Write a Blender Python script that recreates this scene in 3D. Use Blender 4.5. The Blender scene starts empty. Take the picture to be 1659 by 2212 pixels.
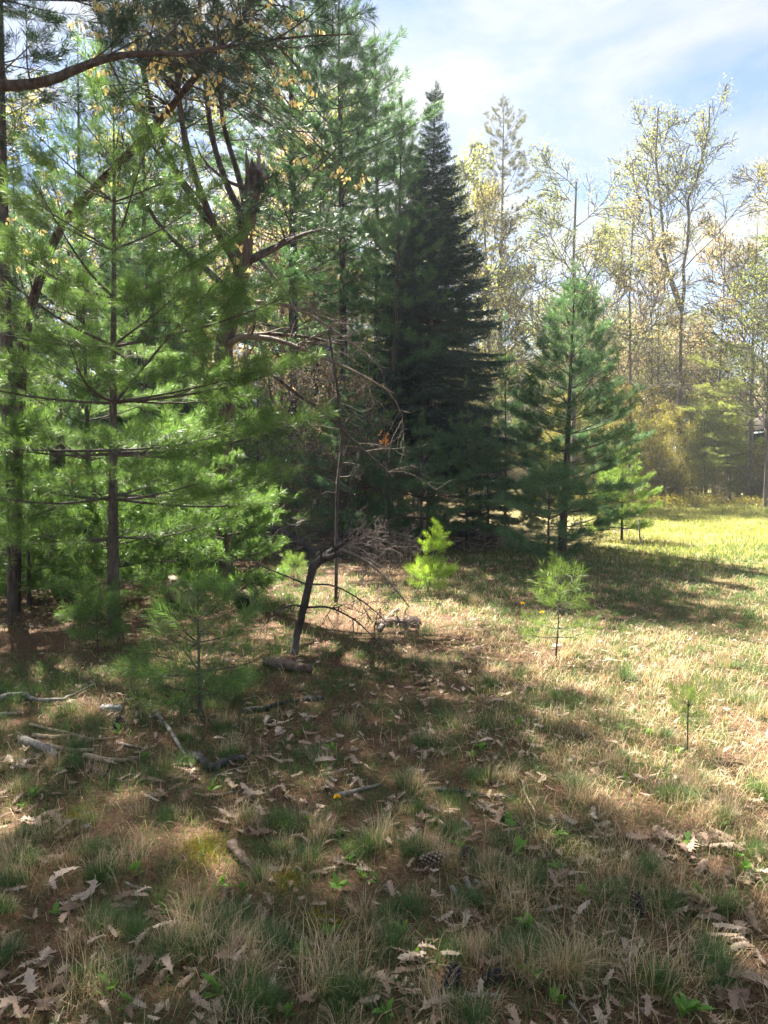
import bpy, math, random
import numpy as np
from mathutils import Vector, Matrix, Euler

# ------------------------------------------------------------------ camera, sky, sun, exposure
scene = bpy.context.scene
COL = scene.collection
R = math.radians
CAM_H = 1.6
LENS = 26.0
PITCH = R(3.08)                       # tilted slightly down
cam_d = bpy.data.cameras.new('camera')
cam_d.sensor_fit = 'VERTICAL'; cam_d.sensor_height = 36.0; cam_d.lens = LENS
cam_d.clip_start = 0.05; cam_d.clip_end = 3000
cam = bpy.data.objects.new('camera', cam_d); COL.objects.link(cam)
cam.location = (0, 0, CAM_H); cam.rotation_euler = (R(90) - PITCH, 0, 0)
scene.camera = cam

SUN_AZ = R(-27)                       # measured from +Y towards +X
SUN_EL = R(51)
SUN_DIR = Vector((math.sin(SUN_AZ) * math.cos(SUN_EL), math.cos(SUN_AZ) * math.cos(SUN_EL), math.sin(SUN_EL)))

world = bpy.data.worlds.new('World'); scene.world = world; world.use_nodes = True
wn = world.node_tree.nodes; wl = world.node_tree.links
for n in list(wn): wn.remove(n)
w_out = wn.new('ShaderNodeOutputWorld')
sky = wn.new('ShaderNodeTexSky'); sky.sky_type = 'NISHITA'; sky.sun_disc = False
sky.sun_elevation = SUN_EL; sky.sun_rotation = SUN_AZ
sky.air_density = 0.40; sky.dust_density = 0.0; sky.ozone_density = 2.0
bg_sky = wn.new('ShaderNodeBackground'); bg_sky.inputs['Strength'].default_value = 0.05
wl.new(sky.outputs[0], bg_sky.inputs['Color'])
bg_cl = wn.new('ShaderNodeBackground'); bg_cl.inputs['Color'].default_value = (0.93, 0.95, 1.0, 1); bg_cl.inputs['Strength'].default_value = 0.24
tc = wn.new('ShaderNodeTexCoord'); sep = wn.new('ShaderNodeSeparateXYZ')
wl.new(tc.outputs['Generated'], sep.inputs[0])
addz = wn.new('ShaderNodeMath'); addz.operation = 'ADD'; addz.inputs[1].default_value = 0.12
mxz = wn.new('ShaderNodeMath'); mxz.operation = 'MAXIMUM'; mxz.inputs[1].default_value = 0.05
wl.new(sep.outputs['Z'], addz.inputs[0]); wl.new(addz.outputs[0], mxz.inputs[0])
dx = wn.new('ShaderNodeMath'); dx.operation = 'DIVIDE'; dy = wn.new('ShaderNodeMath'); dy.operation = 'DIVIDE'
wl.new(sep.outputs['X'], dx.inputs[0]); wl.new(mxz.outputs[0], dx.inputs[1])
wl.new(sep.outputs['Y'], dy.inputs[0]); wl.new(mxz.outputs[0], dy.inputs[1])
cmb = wn.new('ShaderNodeCombineXYZ'); wl.new(dx.outputs[0], cmb.inputs[0]); wl.new(dy.outputs[0], cmb.inputs[1])
mp = wn.new('ShaderNodeMapping'); mp.inputs['Scale'].default_value = (1.0, 1.0, 1.0); mp.inputs['Rotation'].default_value = (0, 0, R(35)); mp.inputs['Location'].default_value = (3.429, 1.401, 0)
wl.new(cmb.outputs[0], mp.inputs[0])
cn = wn.new('ShaderNodeTexNoise'); cn.inputs['Scale'].default_value = 1.5; cn.inputs['Detail'].default_value = 8; cn.inputs['Roughness'].default_value = 0.58; cn.inputs['Distortion'].default_value = 0.35
wl.new(mp.outputs[0], cn.inputs['Vector'])
cr = wn.new('ShaderNodeValToRGB'); cr.color_ramp.elements[0].position = 0.36; cr.color_ramp.elements[1].position = 0.56
cr.color_ramp.elements[0].color = (0.05, 0.05, 0.05, 1)
wl.new(cn.outputs['Fac'], cr.inputs[0])
# thin cloud is brighter towards the sun (forward scattering)
dt_ = wn.new('ShaderNodeVectorMath'); dt_.operation = 'DOT_PRODUCT'; dt_.inputs[1].default_value = SUN_DIR
wl.new(tc.outputs['Generated'], dt_.inputs[0])
cl_ = wn.new('ShaderNodeMath'); cl_.operation = 'MAXIMUM'; cl_.inputs[1].default_value = 0.0; wl.new(dt_.outputs['Value'], cl_.inputs[0])
pw_ = wn.new('ShaderNodeMath'); pw_.operation = 'POWER'; pw_.inputs[1].default_value = 5.0; wl.new(cl_.outputs[0], pw_.inputs[0])
ms_ = wn.new('ShaderNodeMath'); ms_.operation = 'MULTIPLY_ADD'; ms_.inputs[1].default_value = 0.03; ms_.inputs[2].default_value = 0.105; wl.new(pw_.outputs[0], ms_.inputs[0])
wl.new(ms_.outputs[0], bg_cl.inputs['Strength'])
mixw = wn.new('ShaderNodeMixShader')
wl.new(cr.outputs[0], mixw.inputs[0]); wl.new(bg_sky.outputs[0], mixw.inputs[1]); wl.new(bg_cl.outputs[0], mixw.inputs[2])
wl.new(mixw.outputs[0], w_out.inputs['Surface'])

sun_d = bpy.data.lights.new('sun', 'SUN'); sun_d.energy = 5.0; sun_d.angle = R(0.55); sun_d.color = (1.0, 0.93, 0.80)
sun = bpy.data.objects.new('sun', sun_d); COL.objects.link(sun)
sun.rotation_euler = SUN_DIR.to_track_quat('Z', 'Y').to_euler()

vs = scene.view_settings
vs.view_transform = 'Standard'; vs.look = 'None'; vs.gamma = 1.0; vs.use_curve_mapping = False
vs.exposure = 3.0
scene.render.engine = 'CYCLES'
scene.cycles.use_denoising = True
scene.cycles.max_bounces = 5; scene.cycles.diffuse_bounces = 3; scene.cycles.transmission_bounces = 3
scene.cycles.transparent_max_bounces = 4; scene.cycles.caustics_reflective = False; scene.cycles.caustics_refractive = False
scene.cycles.sample_clamp_indirect = 4.0

# ------------------------------------------------------------------ helpers
rng = np.random.default_rng(11)
random.seed(5)
PX_F = 0.5 * 2212 / math.tan(math.atan(18.0 / LENS))     # focal length in units of a 1659x2212 picture
CP, SP = math.cos(PITCH), math.sin(PITCH)

def ray(px, py):
    u = (px - 829.5) / PX_F; v = (1106 - py) / PX_F
    return np.array([u, CP + v * SP, v * CP - SP])

def pt(px, py, Y):                     # the point seen at px, py that stands Y metres ahead
    d = ray(px, py); t = Y / d[1]
    return np.array([d[0] * t, Y, CAM_H + d[2] * t])

def gp(px, py, z=0.0):                 # the point of the level ground seen at px, py
    d = ray(px, py); t = (z - CAM_H) / d[2]
    return np.array([d[0] * t, d[1] * t, z])

def hgt(x, y):                         # gentle unevenness of the ground
    x = np.asarray(x, float); y = np.asarray(y, float)
    f = np.clip(30.0 / (30.0 + y), 0, 1)
    return f * (0.022 * np.sin(1.7 * x + 0.6 * y + 1.0) * np.sin(1.3 * y - 0.5 * x) + 0.016 * np.sin(3.9 * x - 1.2 * y) * np.sin(3.1 * y + 0.8 * x + 2) + 0.007 * np.sin(9.1 * x + 3 * y) * np.sin(8.3 * y - 2.2 * x))

def _hash(ix, iy, seed):
    v = np.sin(ix * 127.1 + iy * 311.7 + seed * 74.7) * 43758.5453
    return v - np.floor(v)

def vnoise(x, y, s=1.0, seed=0):
    x = np.asarray(x) * s; y = np.asarray(y) * s
    ix = np.floor(x); iy = np.floor(y); fx = x - ix; fy = y - iy
    fx = fx * fx * (3 - 2 * fx); fy = fy * fy * (3 - 2 * fy)
    a = _hash(ix, iy, seed); b = _hash(ix + 1, iy, seed); c = _hash(ix, iy + 1, seed); d = _hash(ix + 1, iy + 1, seed)
    return (a * (1 - fx) + b * fx) * (1 - fy) + (c * (1 - fx) + d * fx) * fy

def build_mesh(name, V, F=None, Q=None, smooth=False):
    V = np.asarray(V, np.float32).reshape(-1, 3)
    F = np.zeros((0, 3), np.int32) if F is None or len(F) == 0 else np.asarray(F, np.int32).reshape(-1, 3)
    Q = np.zeros((0, 4), np.int32) if Q is None or len(Q) == 0 else np.asarray(Q, np.int32).reshape(-1, 4)
    me = bpy.data.meshes.new(name)
    me.vertices.add(len(V)); me.vertices.foreach_set('co', V.ravel())
    loops = np.concatenate([F.ravel(), Q.ravel()])
    starts = np.concatenate([np.arange(len(F)) * 3, len(F) * 3 + np.arange(len(Q)) * 4]).astype(np.int32)
    me.loops.add(len(loops)); me.loops.foreach_set('vertex_index', loops)
    me.polygons.add(len(starts)); me.polygons.foreach_set('loop_start', starts)
    if smooth: me.polygons.foreach_set('use_smooth', np.ones(len(starts), bool))
    me.update(calc_edges=True)
    return me

class MB:                                # collects vertices and faces for ONE mesh
    def __init__(s): s.V = []; s.F = []; s.Q = []; s.n = 0
    def add(s, V, F=None, Q=None):
        V = np.asarray(V, float).reshape(-1, 3)
        if F is not None and len(F): s.F.append(np.asarray(F, int).reshape(-1, 3) + s.n)
        if Q is not None and len(Q): s.Q.append(np.asarray(Q, int).reshape(-1, 4) + s.n)
        s.V.append(V); s.n += len(V)
    def arrays(s):
        V = np.concatenate(s.V) if s.V else np.zeros((0, 3))
        F = np.concatenate(s.F) if s.F else np.zeros((0, 3), int)
        Q = np.concatenate(s.Q) if s.Q else np.zeros((0, 4), int)
        return V, F, Q
    def tube(s, P, r, k=6, cap=True, rough=0.0):
        P = np.asarray(P, float); n = len(P)
        r = np.broadcast_to(np.asarray(r, float), (n,)) if np.ndim(r) else np.full(n, float(r))
        T = np.gradient(P, axis=0); T /= np.linalg.norm(T, axis=1, keepdims=True) + 1e-9
        ref = np.array([0, 0, 1.0]) if abs(T[:, 2]).mean() < 0.75 else np.array([1.0, 0, 0])
        A = np.cross(T, ref); A /= np.linalg.norm(A, axis=1, keepdims=True) + 1e-9
        B = np.cross(T, A)
        a = np.arange(k) * 2 * np.pi / k
        rr = np.repeat(r[:, None], k, 1)
        if rough: rr = rr * (1 + rough * (rng.random((n, k)) - 0.5) * 2)
        V = P[:, None, :] + rr[..., None] * (np.cos(a)[None, :, None] * A[:, None, :] + np.sin(a)[None, :, None] * B[:, None, :])
        V = V.reshape(-1, 3)
        i = np.arange(n - 1)[:, None] * k; j = np.arange(k)[None, :]; j2 = (j + 1) % k
        Q = np.stack([i + j, i + j2, i + k + j2, i + k + j], -1).reshape(-1, 4)
        F = None
        if cap and k > 3:
            V = np.concatenate([V, P[:1], P[-1:]]); c0 = n * k; c1 = c0 + 1
            F = [[c0, (q + 1) % k, q] for q in range(k)] + [[c1, (n - 1) * k + q, (n - 1) * k + (q + 1) % k] for q in range(k)]
        s.add(V, F, Q)
    def mesh(s, name, smooth=True):
        return build_mesh(name, *s.arrays(), smooth=smooth)

def link(name, me, mat=None, parent=None):
    o = bpy.data.objects.new(name, me); COL.objects.link(o)
    if mat is not None:
        if len(me.materials) == 0: me.materials.append(mat)
        elif me.materials[0] is not mat:
            o.material_slots[0].link = 'OBJECT'; o.material_slots[0].material = mat
    if parent is not None: o.parent = parent
    return o

def tag(o, label=None, cat=None, group=None, kind=None):
    if label: o['label'] = label
    if cat: o['category'] = cat
    if group: o['group'] = group
    if kind: o['kind'] = kind
    return o

def empty(name, loc, rz=0.0, s=1.0):
    o = bpy.data.objects.new(name, None); COL.objects.link(o)
    o.location = loc; o.rotation_euler = (0, 0, rz); o.scale = (s, s, s); o.empty_display_size = 0.1
    return o

def nrm(v): return v / (np.linalg.norm(v) + 1e-9)

def spline(points, n):                    # Catmull-Rom through the points
    P = np.asarray(points, float); m = len(P)
    if m == 2: return P[0] + (P[1] - P[0]) * np.linspace(0, 1, n)[:, None]
    E = np.vstack([2 * P[0] - P[1], P, 2 * P[-1] - P[-2]])
    t = np.linspace(0, m - 1 - 1e-6, n); i = t.astype(int); f = (t - i)[:, None]
    p0, p1, p2, p3 = E[i], E[i + 1], E[i + 2], E[i + 3]
    return 0.5 * (2 * p1 + (p2 - p0) * f + (2 * p0 - 5 * p1 + 4 * p2 - p3) * f ** 2 + (3 * p1 - p0 - 3 * p2 + p3) * f ** 3)

# ------------------------------------------------------------------ materials
def new_mat(name):
    m = bpy.data.materials.new(name); m.use_nodes = True
    nt = m.node_tree
    for n in list(nt.nodes): nt.nodes.remove(n)
    return m, nt.nodes, nt.links

def leaf_mat(name, cols, trans=0.45, tcol=1.3, rough=0.5, spec=0.3, obj_var=0.0):
    """thin leaf or needle: colour differs from piece to piece, light passes through"""
    m, N, Lk = new_mat(name)
    out = N.new('ShaderNodeOutputMaterial'); geo = N.new('ShaderNodeNewGeometry')
    ramp = N.new('ShaderNodeValToRGB'); e = ramp.color_ramp.elements
    while len(e) < len(cols): e.new(0.5)
    for i, c in enumerate(cols): e[i].position = i / max(1, len(cols) - 1); e[i].color = (*c, 1)
    Lk.new(geo.outputs['Random Per Island'], ramp.inputs[0])
    col = ramp.outputs[0]
    if obj_var:
        oi = N.new('ShaderNodeObjectInfo'); hs = N.new('ShaderNodeHueSaturation')
        mr = N.new('ShaderNodeMapRange'); mr.inputs['To Min'].default_value = 1 - obj_var; mr.inputs['To Max'].default_value = 1 + obj_var
        mh = N.new('ShaderNodeMapRange'); mh.inputs['To Min'].default_value = 0.5 - 0.03 * obj_var; mh.inputs['To Max'].default_value = 0.5 + 0.06 * obj_var
        Lk.new(oi.outputs['Random'], mr.inputs[0]); Lk.new(mr.outputs[0], hs.inputs['Value'])
        Lk.new(oi.outputs['Random'], mh.inputs[0]); Lk.new(mh.outputs[0], hs.inputs['Hue'])
        Lk.new(col, hs.inputs['Color']); col = hs.outputs[0]
    p = N.new('ShaderNodeBsdfPrincipled'); p.inputs['Roughness'].default_value = rough
    p.inputs['Specular IOR Level'].default_value = spec
    Lk.new(col, p.inputs['Base Color'])
    t = N.new('ShaderNodeBsdfTranslucent'); mul = N.new('ShaderNodeVectorMath'); mul.operation = 'MULTIPLY'
    mul.inputs[1].default_value = (tcol * 1.15, tcol, tcol * 0.7)
    Lk.new(col, mul.inputs[0]); Lk.new(mul.outputs[0], t.inputs['Color'])
    mx = N.new('ShaderNodeMixShader'); mx.inputs[0].default_value = trans
    Lk.new(p.outputs[0], mx.inputs[1]); Lk.new(t.outputs[0], mx.inputs[2]); Lk.new(mx.outputs[0], out.inputs['Surface'])
    return m

def bark_mat(name, c0, c1, scale=14, zs=0.25, bump=0.6, c2=None):
    m, N, Lk = new_mat(name)
    out = N.new('ShaderNodeOutputMaterial'); p = N.new('ShaderNodeBsdfPrincipled'); p.inputs['Roughness'].default_value = 0.9
    p.inputs['Specular IOR Level'].default_value = 0.15
    tc = N.new('ShaderNodeTexCoord'); mp = N.new('ShaderNodeMapping'); mp.inputs['Scale'].default_value = (1, 1, zs)
    Lk.new(tc.outputs['Object'], mp.inputs[0])
    ns = N.new('ShaderNodeTexNoise'); ns.inputs['Scale'].default_value = scale; ns.inputs['Detail'].default_value = 6; ns.inputs['Roughness'].default_value = 0.65
    Lk.new(mp.outputs[0], ns.inputs['Vector'])
    ramp = N.new('ShaderNodeValToRGB'); e = ramp.color_ramp.elements
    e[0].position = 0.35; e[0].color = (*c0, 1); e[1].position = 0.62; e[1].color = (*c1, 1)
    if c2 is not None:
        k = e.new(0.75); k.color = (*c2, 1)
    Lk.new(ns.outputs['Fac'], ramp.inputs[0]); Lk.new(ramp.outputs[0], p.inputs['Base Color'])
    bp = N.new('ShaderNodeBump'); bp.inputs['Strength'].default_value = bump; bp.inputs['Distance'].default_value = 0.02
    Lk.new(ns.outputs['Fac'], bp.inputs['Height']); Lk.new(bp.outputs[0], p.inputs['Normal'])
    Lk.new(p.outputs[0], out.inputs['Surface'])
    return m

M = {}
M['needle'] = leaf_mat('pine needles', [(0.048, 0.115, 0.036), (0.078, 0.165, 0.045), (0.125, 0.215, 0.055)], 0.48, 1.6, 0.45, 0.35)
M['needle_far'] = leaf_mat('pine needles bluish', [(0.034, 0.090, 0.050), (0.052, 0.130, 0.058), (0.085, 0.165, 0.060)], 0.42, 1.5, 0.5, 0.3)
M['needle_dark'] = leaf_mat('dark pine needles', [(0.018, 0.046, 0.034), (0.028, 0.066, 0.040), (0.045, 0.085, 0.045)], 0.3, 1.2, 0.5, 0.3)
M['needle_lime'] = leaf_mat('lime pine needles', [(0.11, 0.23, 0.030), (0.18, 0.32, 0.038), (0.25, 0.36, 0.05)], 0.5, 1.6, 0.45, 0.3)
M['needle_young'] = leaf_mat('young pine needles', [(0.075, 0.155, 0.032), (0.115, 0.21, 0.042), (0.165, 0.26, 0.055)], 0.45, 1.4, 0.45, 0.3)
M['needle_olive'] = leaf_mat('sparse olive needles', [(0.05, 0.07, 0.035), (0.08, 0.095, 0.045), (0.12, 0.12, 0.06)], 0.4, 1.2, 0.5, 0.25)
M['spruce'] = leaf_mat('spruce needles', [(0.014, 0.038, 0.034), (0.022, 0.056, 0.044), (0.036, 0.076, 0.052)], 0.25, 1.2, 0.55, 0.25)
M['leaf_lime'] = leaf_mat('spring leaves lime', [(0.15, 0.21, 0.065), (0.20, 0.25, 0.08), (0.27, 0.29, 0.11)], 0.5, 1.25, 0.5, 0.25, 0.18)
M['leaf_gold'] = leaf_mat('spring leaves gold', [(0.24, 0.21, 0.085), (0.27, 0.25, 0.09), (0.24, 0.27, 0.10)], 0.5, 1.25, 0.5, 0.25, 0.15)
M['leaf_tan'] = leaf_mat('spring buds tan', [(0.26, 0.20, 0.14), (0.31, 0.25, 0.17), (0.33, 0.29, 0.18)], 0.5, 1.2, 0.5, 0.25, 0.15)
M['leaf_yellow'] = leaf_mat('new oak leaves yellow', [(0.58, 0.50, 0.24), (0.66, 0.60, 0.30), (0.58, 0.46, 0.28)], 0.55, 1.1, 0.5, 0.25)
M['leaf_orange'] = leaf_mat('withered orange leaves', [(0.42, 0.17, 0.05), (0.50, 0.24, 0.08)], 0.5, 1.3, 0.6, 0.2)
M['leaf_green'] = leaf_mat('fresh weed leaves', [(0.07, 0.18, 0.03), (0.11, 0.25, 0.04), (0.18, 0.32, 0.05)], 0.45, 1.4, 0.5, 0.3)
M['leaf_olive'] = leaf_mat('low shrub leaves', [(0.16, 0.17, 0.04), (0.26, 0.22, 0.06), (0.22, 0.25, 0.05)], 0.45, 1.3, 0.5, 0.25, 0.2)
M['grass'] = leaf_mat('green grass', [(0.040, 0.095, 0.030), (0.070, 0.145, 0.045), (0.115, 0.180, 0.060)], 0.4, 1.4, 0.5, 0.3)
M['grass_field'] = leaf_mat('field grass', [(0.10, 0.17, 0.030), (0.17, 0.22, 0.045), (0.27, 0.26, 0.09)], 0.45, 1.4, 0.5, 0.3)
M['straw'] = leaf_mat('dry grass', [(0.29, 0.22, 0.125), (0.46, 0.365, 0.22), (0.60, 0.50, 0.32)], 0.3, 1.1, 0.6, 0.25)
M['litter'] = leaf_mat('fallen pine needles', [(0.14, 0.065, 0.035), (0.24, 0.11, 0.055), (0.32, 0.19, 0.11)], 0.1, 1.0, 0.7, 0.2)
M['bark_pine'] = bark_mat('young pine bark', (0.045, 0.040, 0.034), (0.11, 0.10, 0.085), 30, 0.3, 0.5)
M['bark_dark'] = bark_mat('dark conifer bark', (0.030, 0.027, 0.025), (0.085, 0.075, 0.068), 18, 0.3, 0.6)
M['bark_old'] = bark_mat('old rugged bark', (0.035, 0.028, 0.025), (0.12, 0.095, 0.08), 13, 0.22, 0.9, (0.20, 0.17, 0.15))
M['bark_grey'] = bark_mat('grey hardwood bark', (0.075, 0.062, 0.055), (0.19, 0.165, 0.15), 9, 0.2, 0.6)
M['bark_far'] = bark_mat('hardwood bark brownish', (0.07, 0.058, 0.052), (0.16, 0.135, 0.12), 6, 0.2, 0.5)
M['twig_grey'] = bark_mat('dead grey twig', (0.12, 0.10, 0.095), (0.30, 0.27, 0.25), 40, 0.4, 0.3)
M['twig_brown'] = bark_mat('dead brown twig', (0.10, 0.08, 0.07), (0.23, 0.19, 0.16), 40, 0.4, 0.3)
M['wood_grey'] = bark_mat('weathered wood', (0.10, 0.09, 0.085), (0.27, 0.245, 0.225), 34, 0.3, 0.5)
M['wood_pale'] = bark_mat('pale split wood', (0.22, 0.165, 0.11), (0.42, 0.33, 0.23), 30, 0.25, 0.4)
M['wood_char'] = bark_mat('charred wood', (0.018, 0.017, 0.017), (0.07, 0.066, 0.065), 32, 0.4, 0.8, (0.25, 0.24, 0.24))
M['wood_brown'] = bark_mat('brown rotting wood', (0.06, 0.042, 0.033), (0.17, 0.125, 0.10), 28, 0.4, 0.8)
M['log_pale'] = bark_mat('pale peeling log', (0.22, 0.17, 0.12), (0.48, 0.40, 0.31), 16, 0.5, 0.8)
M['cone'] = bark_mat('pine cone', (0.045, 0.033, 0.028), (0.10, 0.075, 0.06), 60, 1, 0.2)
M['cone_tip'] = bark_mat('pine cone scale', (0.10, 0.075, 0.055), (0.36, 0.30, 0.23), 50, 1, 0.2)
M['cone_old'] = bark_mat('old pine cone scale', (0.035, 0.03, 0.03), (0.09, 0.08, 0.078), 50, 1, 0.2)
M['moss'] = leaf_mat('moss', [(0.16, 0.14, 0.02), (0.25, 0.22, 0.03), (0.30, 0.29, 0.05)], 0.25, 1.2, 0.8, 0.1)
M['moss_dark'] = leaf_mat('dark moss', [(0.012, 0.022, 0.009), (0.02, 0.035, 0.012)], 0.2, 1.2, 0.8, 0.1)
M['petal'] = leaf_mat('dandelion petals', [(0.75, 0.50, 0.02), (0.80, 0.58, 0.03)], 0.3, 1.1, 0.5, 0.2)
M['scrap'] = leaf_mat('pale scrap', [(0.46, 0.45, 0.56), (0.56, 0.55, 0.66)], 0.2, 1.0, 0.5, 0.4)
M['flake'] = bark_mat('striped bark flake', (0.05, 0.05, 0.055), (0.42, 0.42, 0.44), 26, 3.0, 0.7)
M['roof'] = bark_mat('dark roof boards', (0.035, 0.028, 0.025), (0.07, 0.055, 0.05), 8, 1, 0.3)
M['fascia'] = bark_mat('grey fascia board', (0.28, 0.27, 0.26), (0.38, 0.37, 0.36), 8, 1, 0.2)
M['board'] = bark_mat('brown wall board', (0.07, 0.045, 0.035), (0.13, 0.085, 0.06), 10, 0.2, 0.3)

def oak_leaf_mat(name, a, b):
    m, N, Lk = new_mat(name)
    out = N.new('ShaderNodeOutputMaterial'); p = N.new('ShaderNodeBsdfPrincipled'); p.inputs['Roughness'].default_value = 0.65; p.inputs['Specular IOR Level'].default_value = 0.25
    oi = N.new('ShaderNodeObjectInfo'); geo = N.new('ShaderNodeNewGeometry'); tc = N.new('ShaderNodeTexCoord')
    ns = N.new('ShaderNodeTexNoise'); ns.inputs['Scale'].default_value = 28; ns.inputs['Detail'].default_value = 4
    Lk.new(tc.outputs['Object'], ns.inputs['Vector'])
    add = N.new('ShaderNodeMath'); add.operation = 'ADD'; Lk.new(oi.outputs['Random'], add.inputs[0]); Lk.new(geo.outputs['Random Per Island'], add.inputs[1])
    fr = N.new('ShaderNodeMath'); fr.operation = 'FRACT'; Lk.new(add.outputs[0], fr.inputs[0])
    sc = N.new('ShaderNodeMath'); sc.operation = 'MULTIPLY_ADD'; sc.inputs[1].default_value = 0.35; Lk.new(ns.outputs['Fac'], sc.inputs[0])
    ms = N.new('ShaderNodeMath'); ms.operation = 'MULTIPLY'; ms.inputs[1].default_value = 0.75; Lk.new(fr.outputs[0], ms.inputs[0]); Lk.new(ms.outputs[0], sc.inputs[2])
    ramp = N.new('ShaderNodeValToRGB'); e = ramp.color_ramp.elements
    e[0].position = 0.1; e[0].color = (*a, 1); e[1].position = 0.95; e[1].color = (*b, 1)
    k = e.new(0.5); k.color = ((a[0] + b[0]) / 2 * 1.05, (a[1] + b[1]) / 2 * 0.95, (a[2] + b[2]) / 2 * 0.85, 1)
    Lk.new(sc.outputs[0], ramp.inputs[0]); Lk.new(ramp.outputs[0], p.inputs['Base Color'])
    t = N.new('ShaderNodeBsdfTranslucent'); Lk.new(ramp.outputs[0], t.inputs['Color'])
    mx = N.new('ShaderNodeMixShader'); mx.inputs[0].default_value = 0.22
    Lk.new(p.outputs[0], mx.inputs[1]); Lk.new(t.outputs[0], mx.inputs[2]); Lk.new(mx.outputs[0], out.inputs['Surface'])
    return m
M['oak_leaf'] = oak_leaf_mat('fallen oak leaf', (0.12, 0.075, 0.055), (0.50, 0.405, 0.325))

def ground_mat():
    m, N, Lk = new_mat('forest floor')
    out = N.new('ShaderNodeOutputMaterial'); p = N.new('ShaderNodeBsdfPrincipled'); p.inputs['Roughness'].default_value = 0.95; p.inputs['Specular IOR Level'].default_value = 0.1
    tc = N.new('ShaderNodeTexCoord')
    n1 = N.new('ShaderNodeTexNoise'); n1.inputs['Scale'].default_value = 0.9; n1.inputs['Detail'].default_value = 5
    n2 = N.new('ShaderNodeTexNoise'); n2.inputs['Scale'].default_value = 38; n2.inputs['Detail'].default_value = 6; n2.inputs['Roughness'].default_value = 0.7
    n3 = N.new('ShaderNodeTexNoise'); n3.inputs['Scale'].default_value = 0.25; n3.inputs['Detail'].default_value = 3
    for n in (n1, n2, n3): Lk.new(tc.outputs['Object'], n.inputs['Vector'])
    r1 = N.new('ShaderNodeValToRGB'); e = r1.color_ramp.elements
    e[0].position = 0.3; e[0].color = (0.035, 0.024, 0.018, 1); e[1].position = 0.72; e[1].color = (0.19, 0.12, 0.075, 1)
    k = e.new(0.5); k.color = (0.085, 0.050, 0.032, 1)
    Lk.new(n2.outputs['Fac'], r1.inputs[0])
    r2 = N.new('ShaderNodeValToRGB'); e = r2.color_ramp.elements
    e[0].position = 0.3; e[0].color = (0.11, 0.095, 0.04, 1); e[1].position = 0.7; e[1].color = (0.28, 0.25, 0.11, 1)
    Lk.new(n2.outputs['Fac'], r2.inputs[0])
    # the open field beyond the pines is grassy, the wood floor is brown
    sp = N.new('ShaderNodeSeparateXYZ'); Lk.new(tc.outputs['Object'], sp.inputs[0])
    a = N.new('ShaderNodeMapRange'); a.inputs['From Min'].default_value = 1.0; a.inputs['From Max'].default_value = 6.0; Lk.new(sp.outputs['X'], a.inputs[0])
    b = N.new('ShaderNodeMapRange'); b.inputs['From Min'].default_value = 5.0; b.inputs['From Max'].default_value = 16.0; Lk.new(sp.outputs['Y'], b.inputs[0])
    ml = N.new('ShaderNodeMath'); ml.operation = 'MULTIPLY'; Lk.new(a.outputs[0], ml.inputs[0]); Lk.new(b.outputs[0], ml.inputs[1])
    mx = N.new('ShaderNodeMix'); mx.data_type = 'RGBA'
    Lk.new(ml.outputs[0], mx.inputs['Factor']); Lk.new(r1.outputs[0], mx.inputs['A']); Lk.new(r2.outputs[0], mx.inputs['B'])
    hs = N.new('ShaderNodeHueSaturation'); mr = N.new('ShaderNodeMapRange'); mr.inputs['To Min'].default_value = 0.7; mr.inputs['To Max'].default_value = 1.35
    Lk.new(n1.outputs['Fac'], mr.inputs[0]); Lk.new(mr.outputs[0], hs.inputs['Value']); Lk.new(mx.outputs['Result'], hs.inputs['Color'])
    Lk.new(hs.outputs[0], p.inputs['Base Color'])
    bp = N.new('ShaderNodeBump'); bp.inputs['Strength'].default_value = 0.9; bp.inputs['Distance'].default_value = 0.02
    Lk.new(n2.outputs['Fac'], bp.inputs['Height']); Lk.new(bp.outputs[0], p.inputs['Normal']); Lk.new(p.outputs[0], out.inputs['Surface'])
    return m
M['ground'] = ground_mat()

# ------------------------------------------------------------------ ground: one sheet out to the horizon
def graded(lo, hi, fine_lo, fine_hi, step, grow):
    a = list(np.arange(fine_lo, fine_hi, step)); s = step; v = a[-1]
    while v < hi: s *= grow; v += s; a.append(v)
    s = step; v = a[0]
    while v > lo: s *= grow; v -= s; a.insert(0, v)
    return np.array(a)
gx = graded(-900, 900, -6, 6, 0.1, 1.16); gy = graded(-60, 1400, 1.0, 14, 0.1, 1.16)
X, Y = np.meshgrid(gx, gy); Z = hgt(X, Y)
nx, ny = len(gx), len(gy)
I = (np.arange(ny - 1)[:, None] * nx + np.arange(nx - 1)[None, :]).ravel()
ground = link('ground', build_mesh('ground', np.stack([X, Y, Z], -1), None, np.stack([I, I + 1, I + nx + 1, I + nx], -1), True), M['ground'])
tag(ground, kind='structure')

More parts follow.
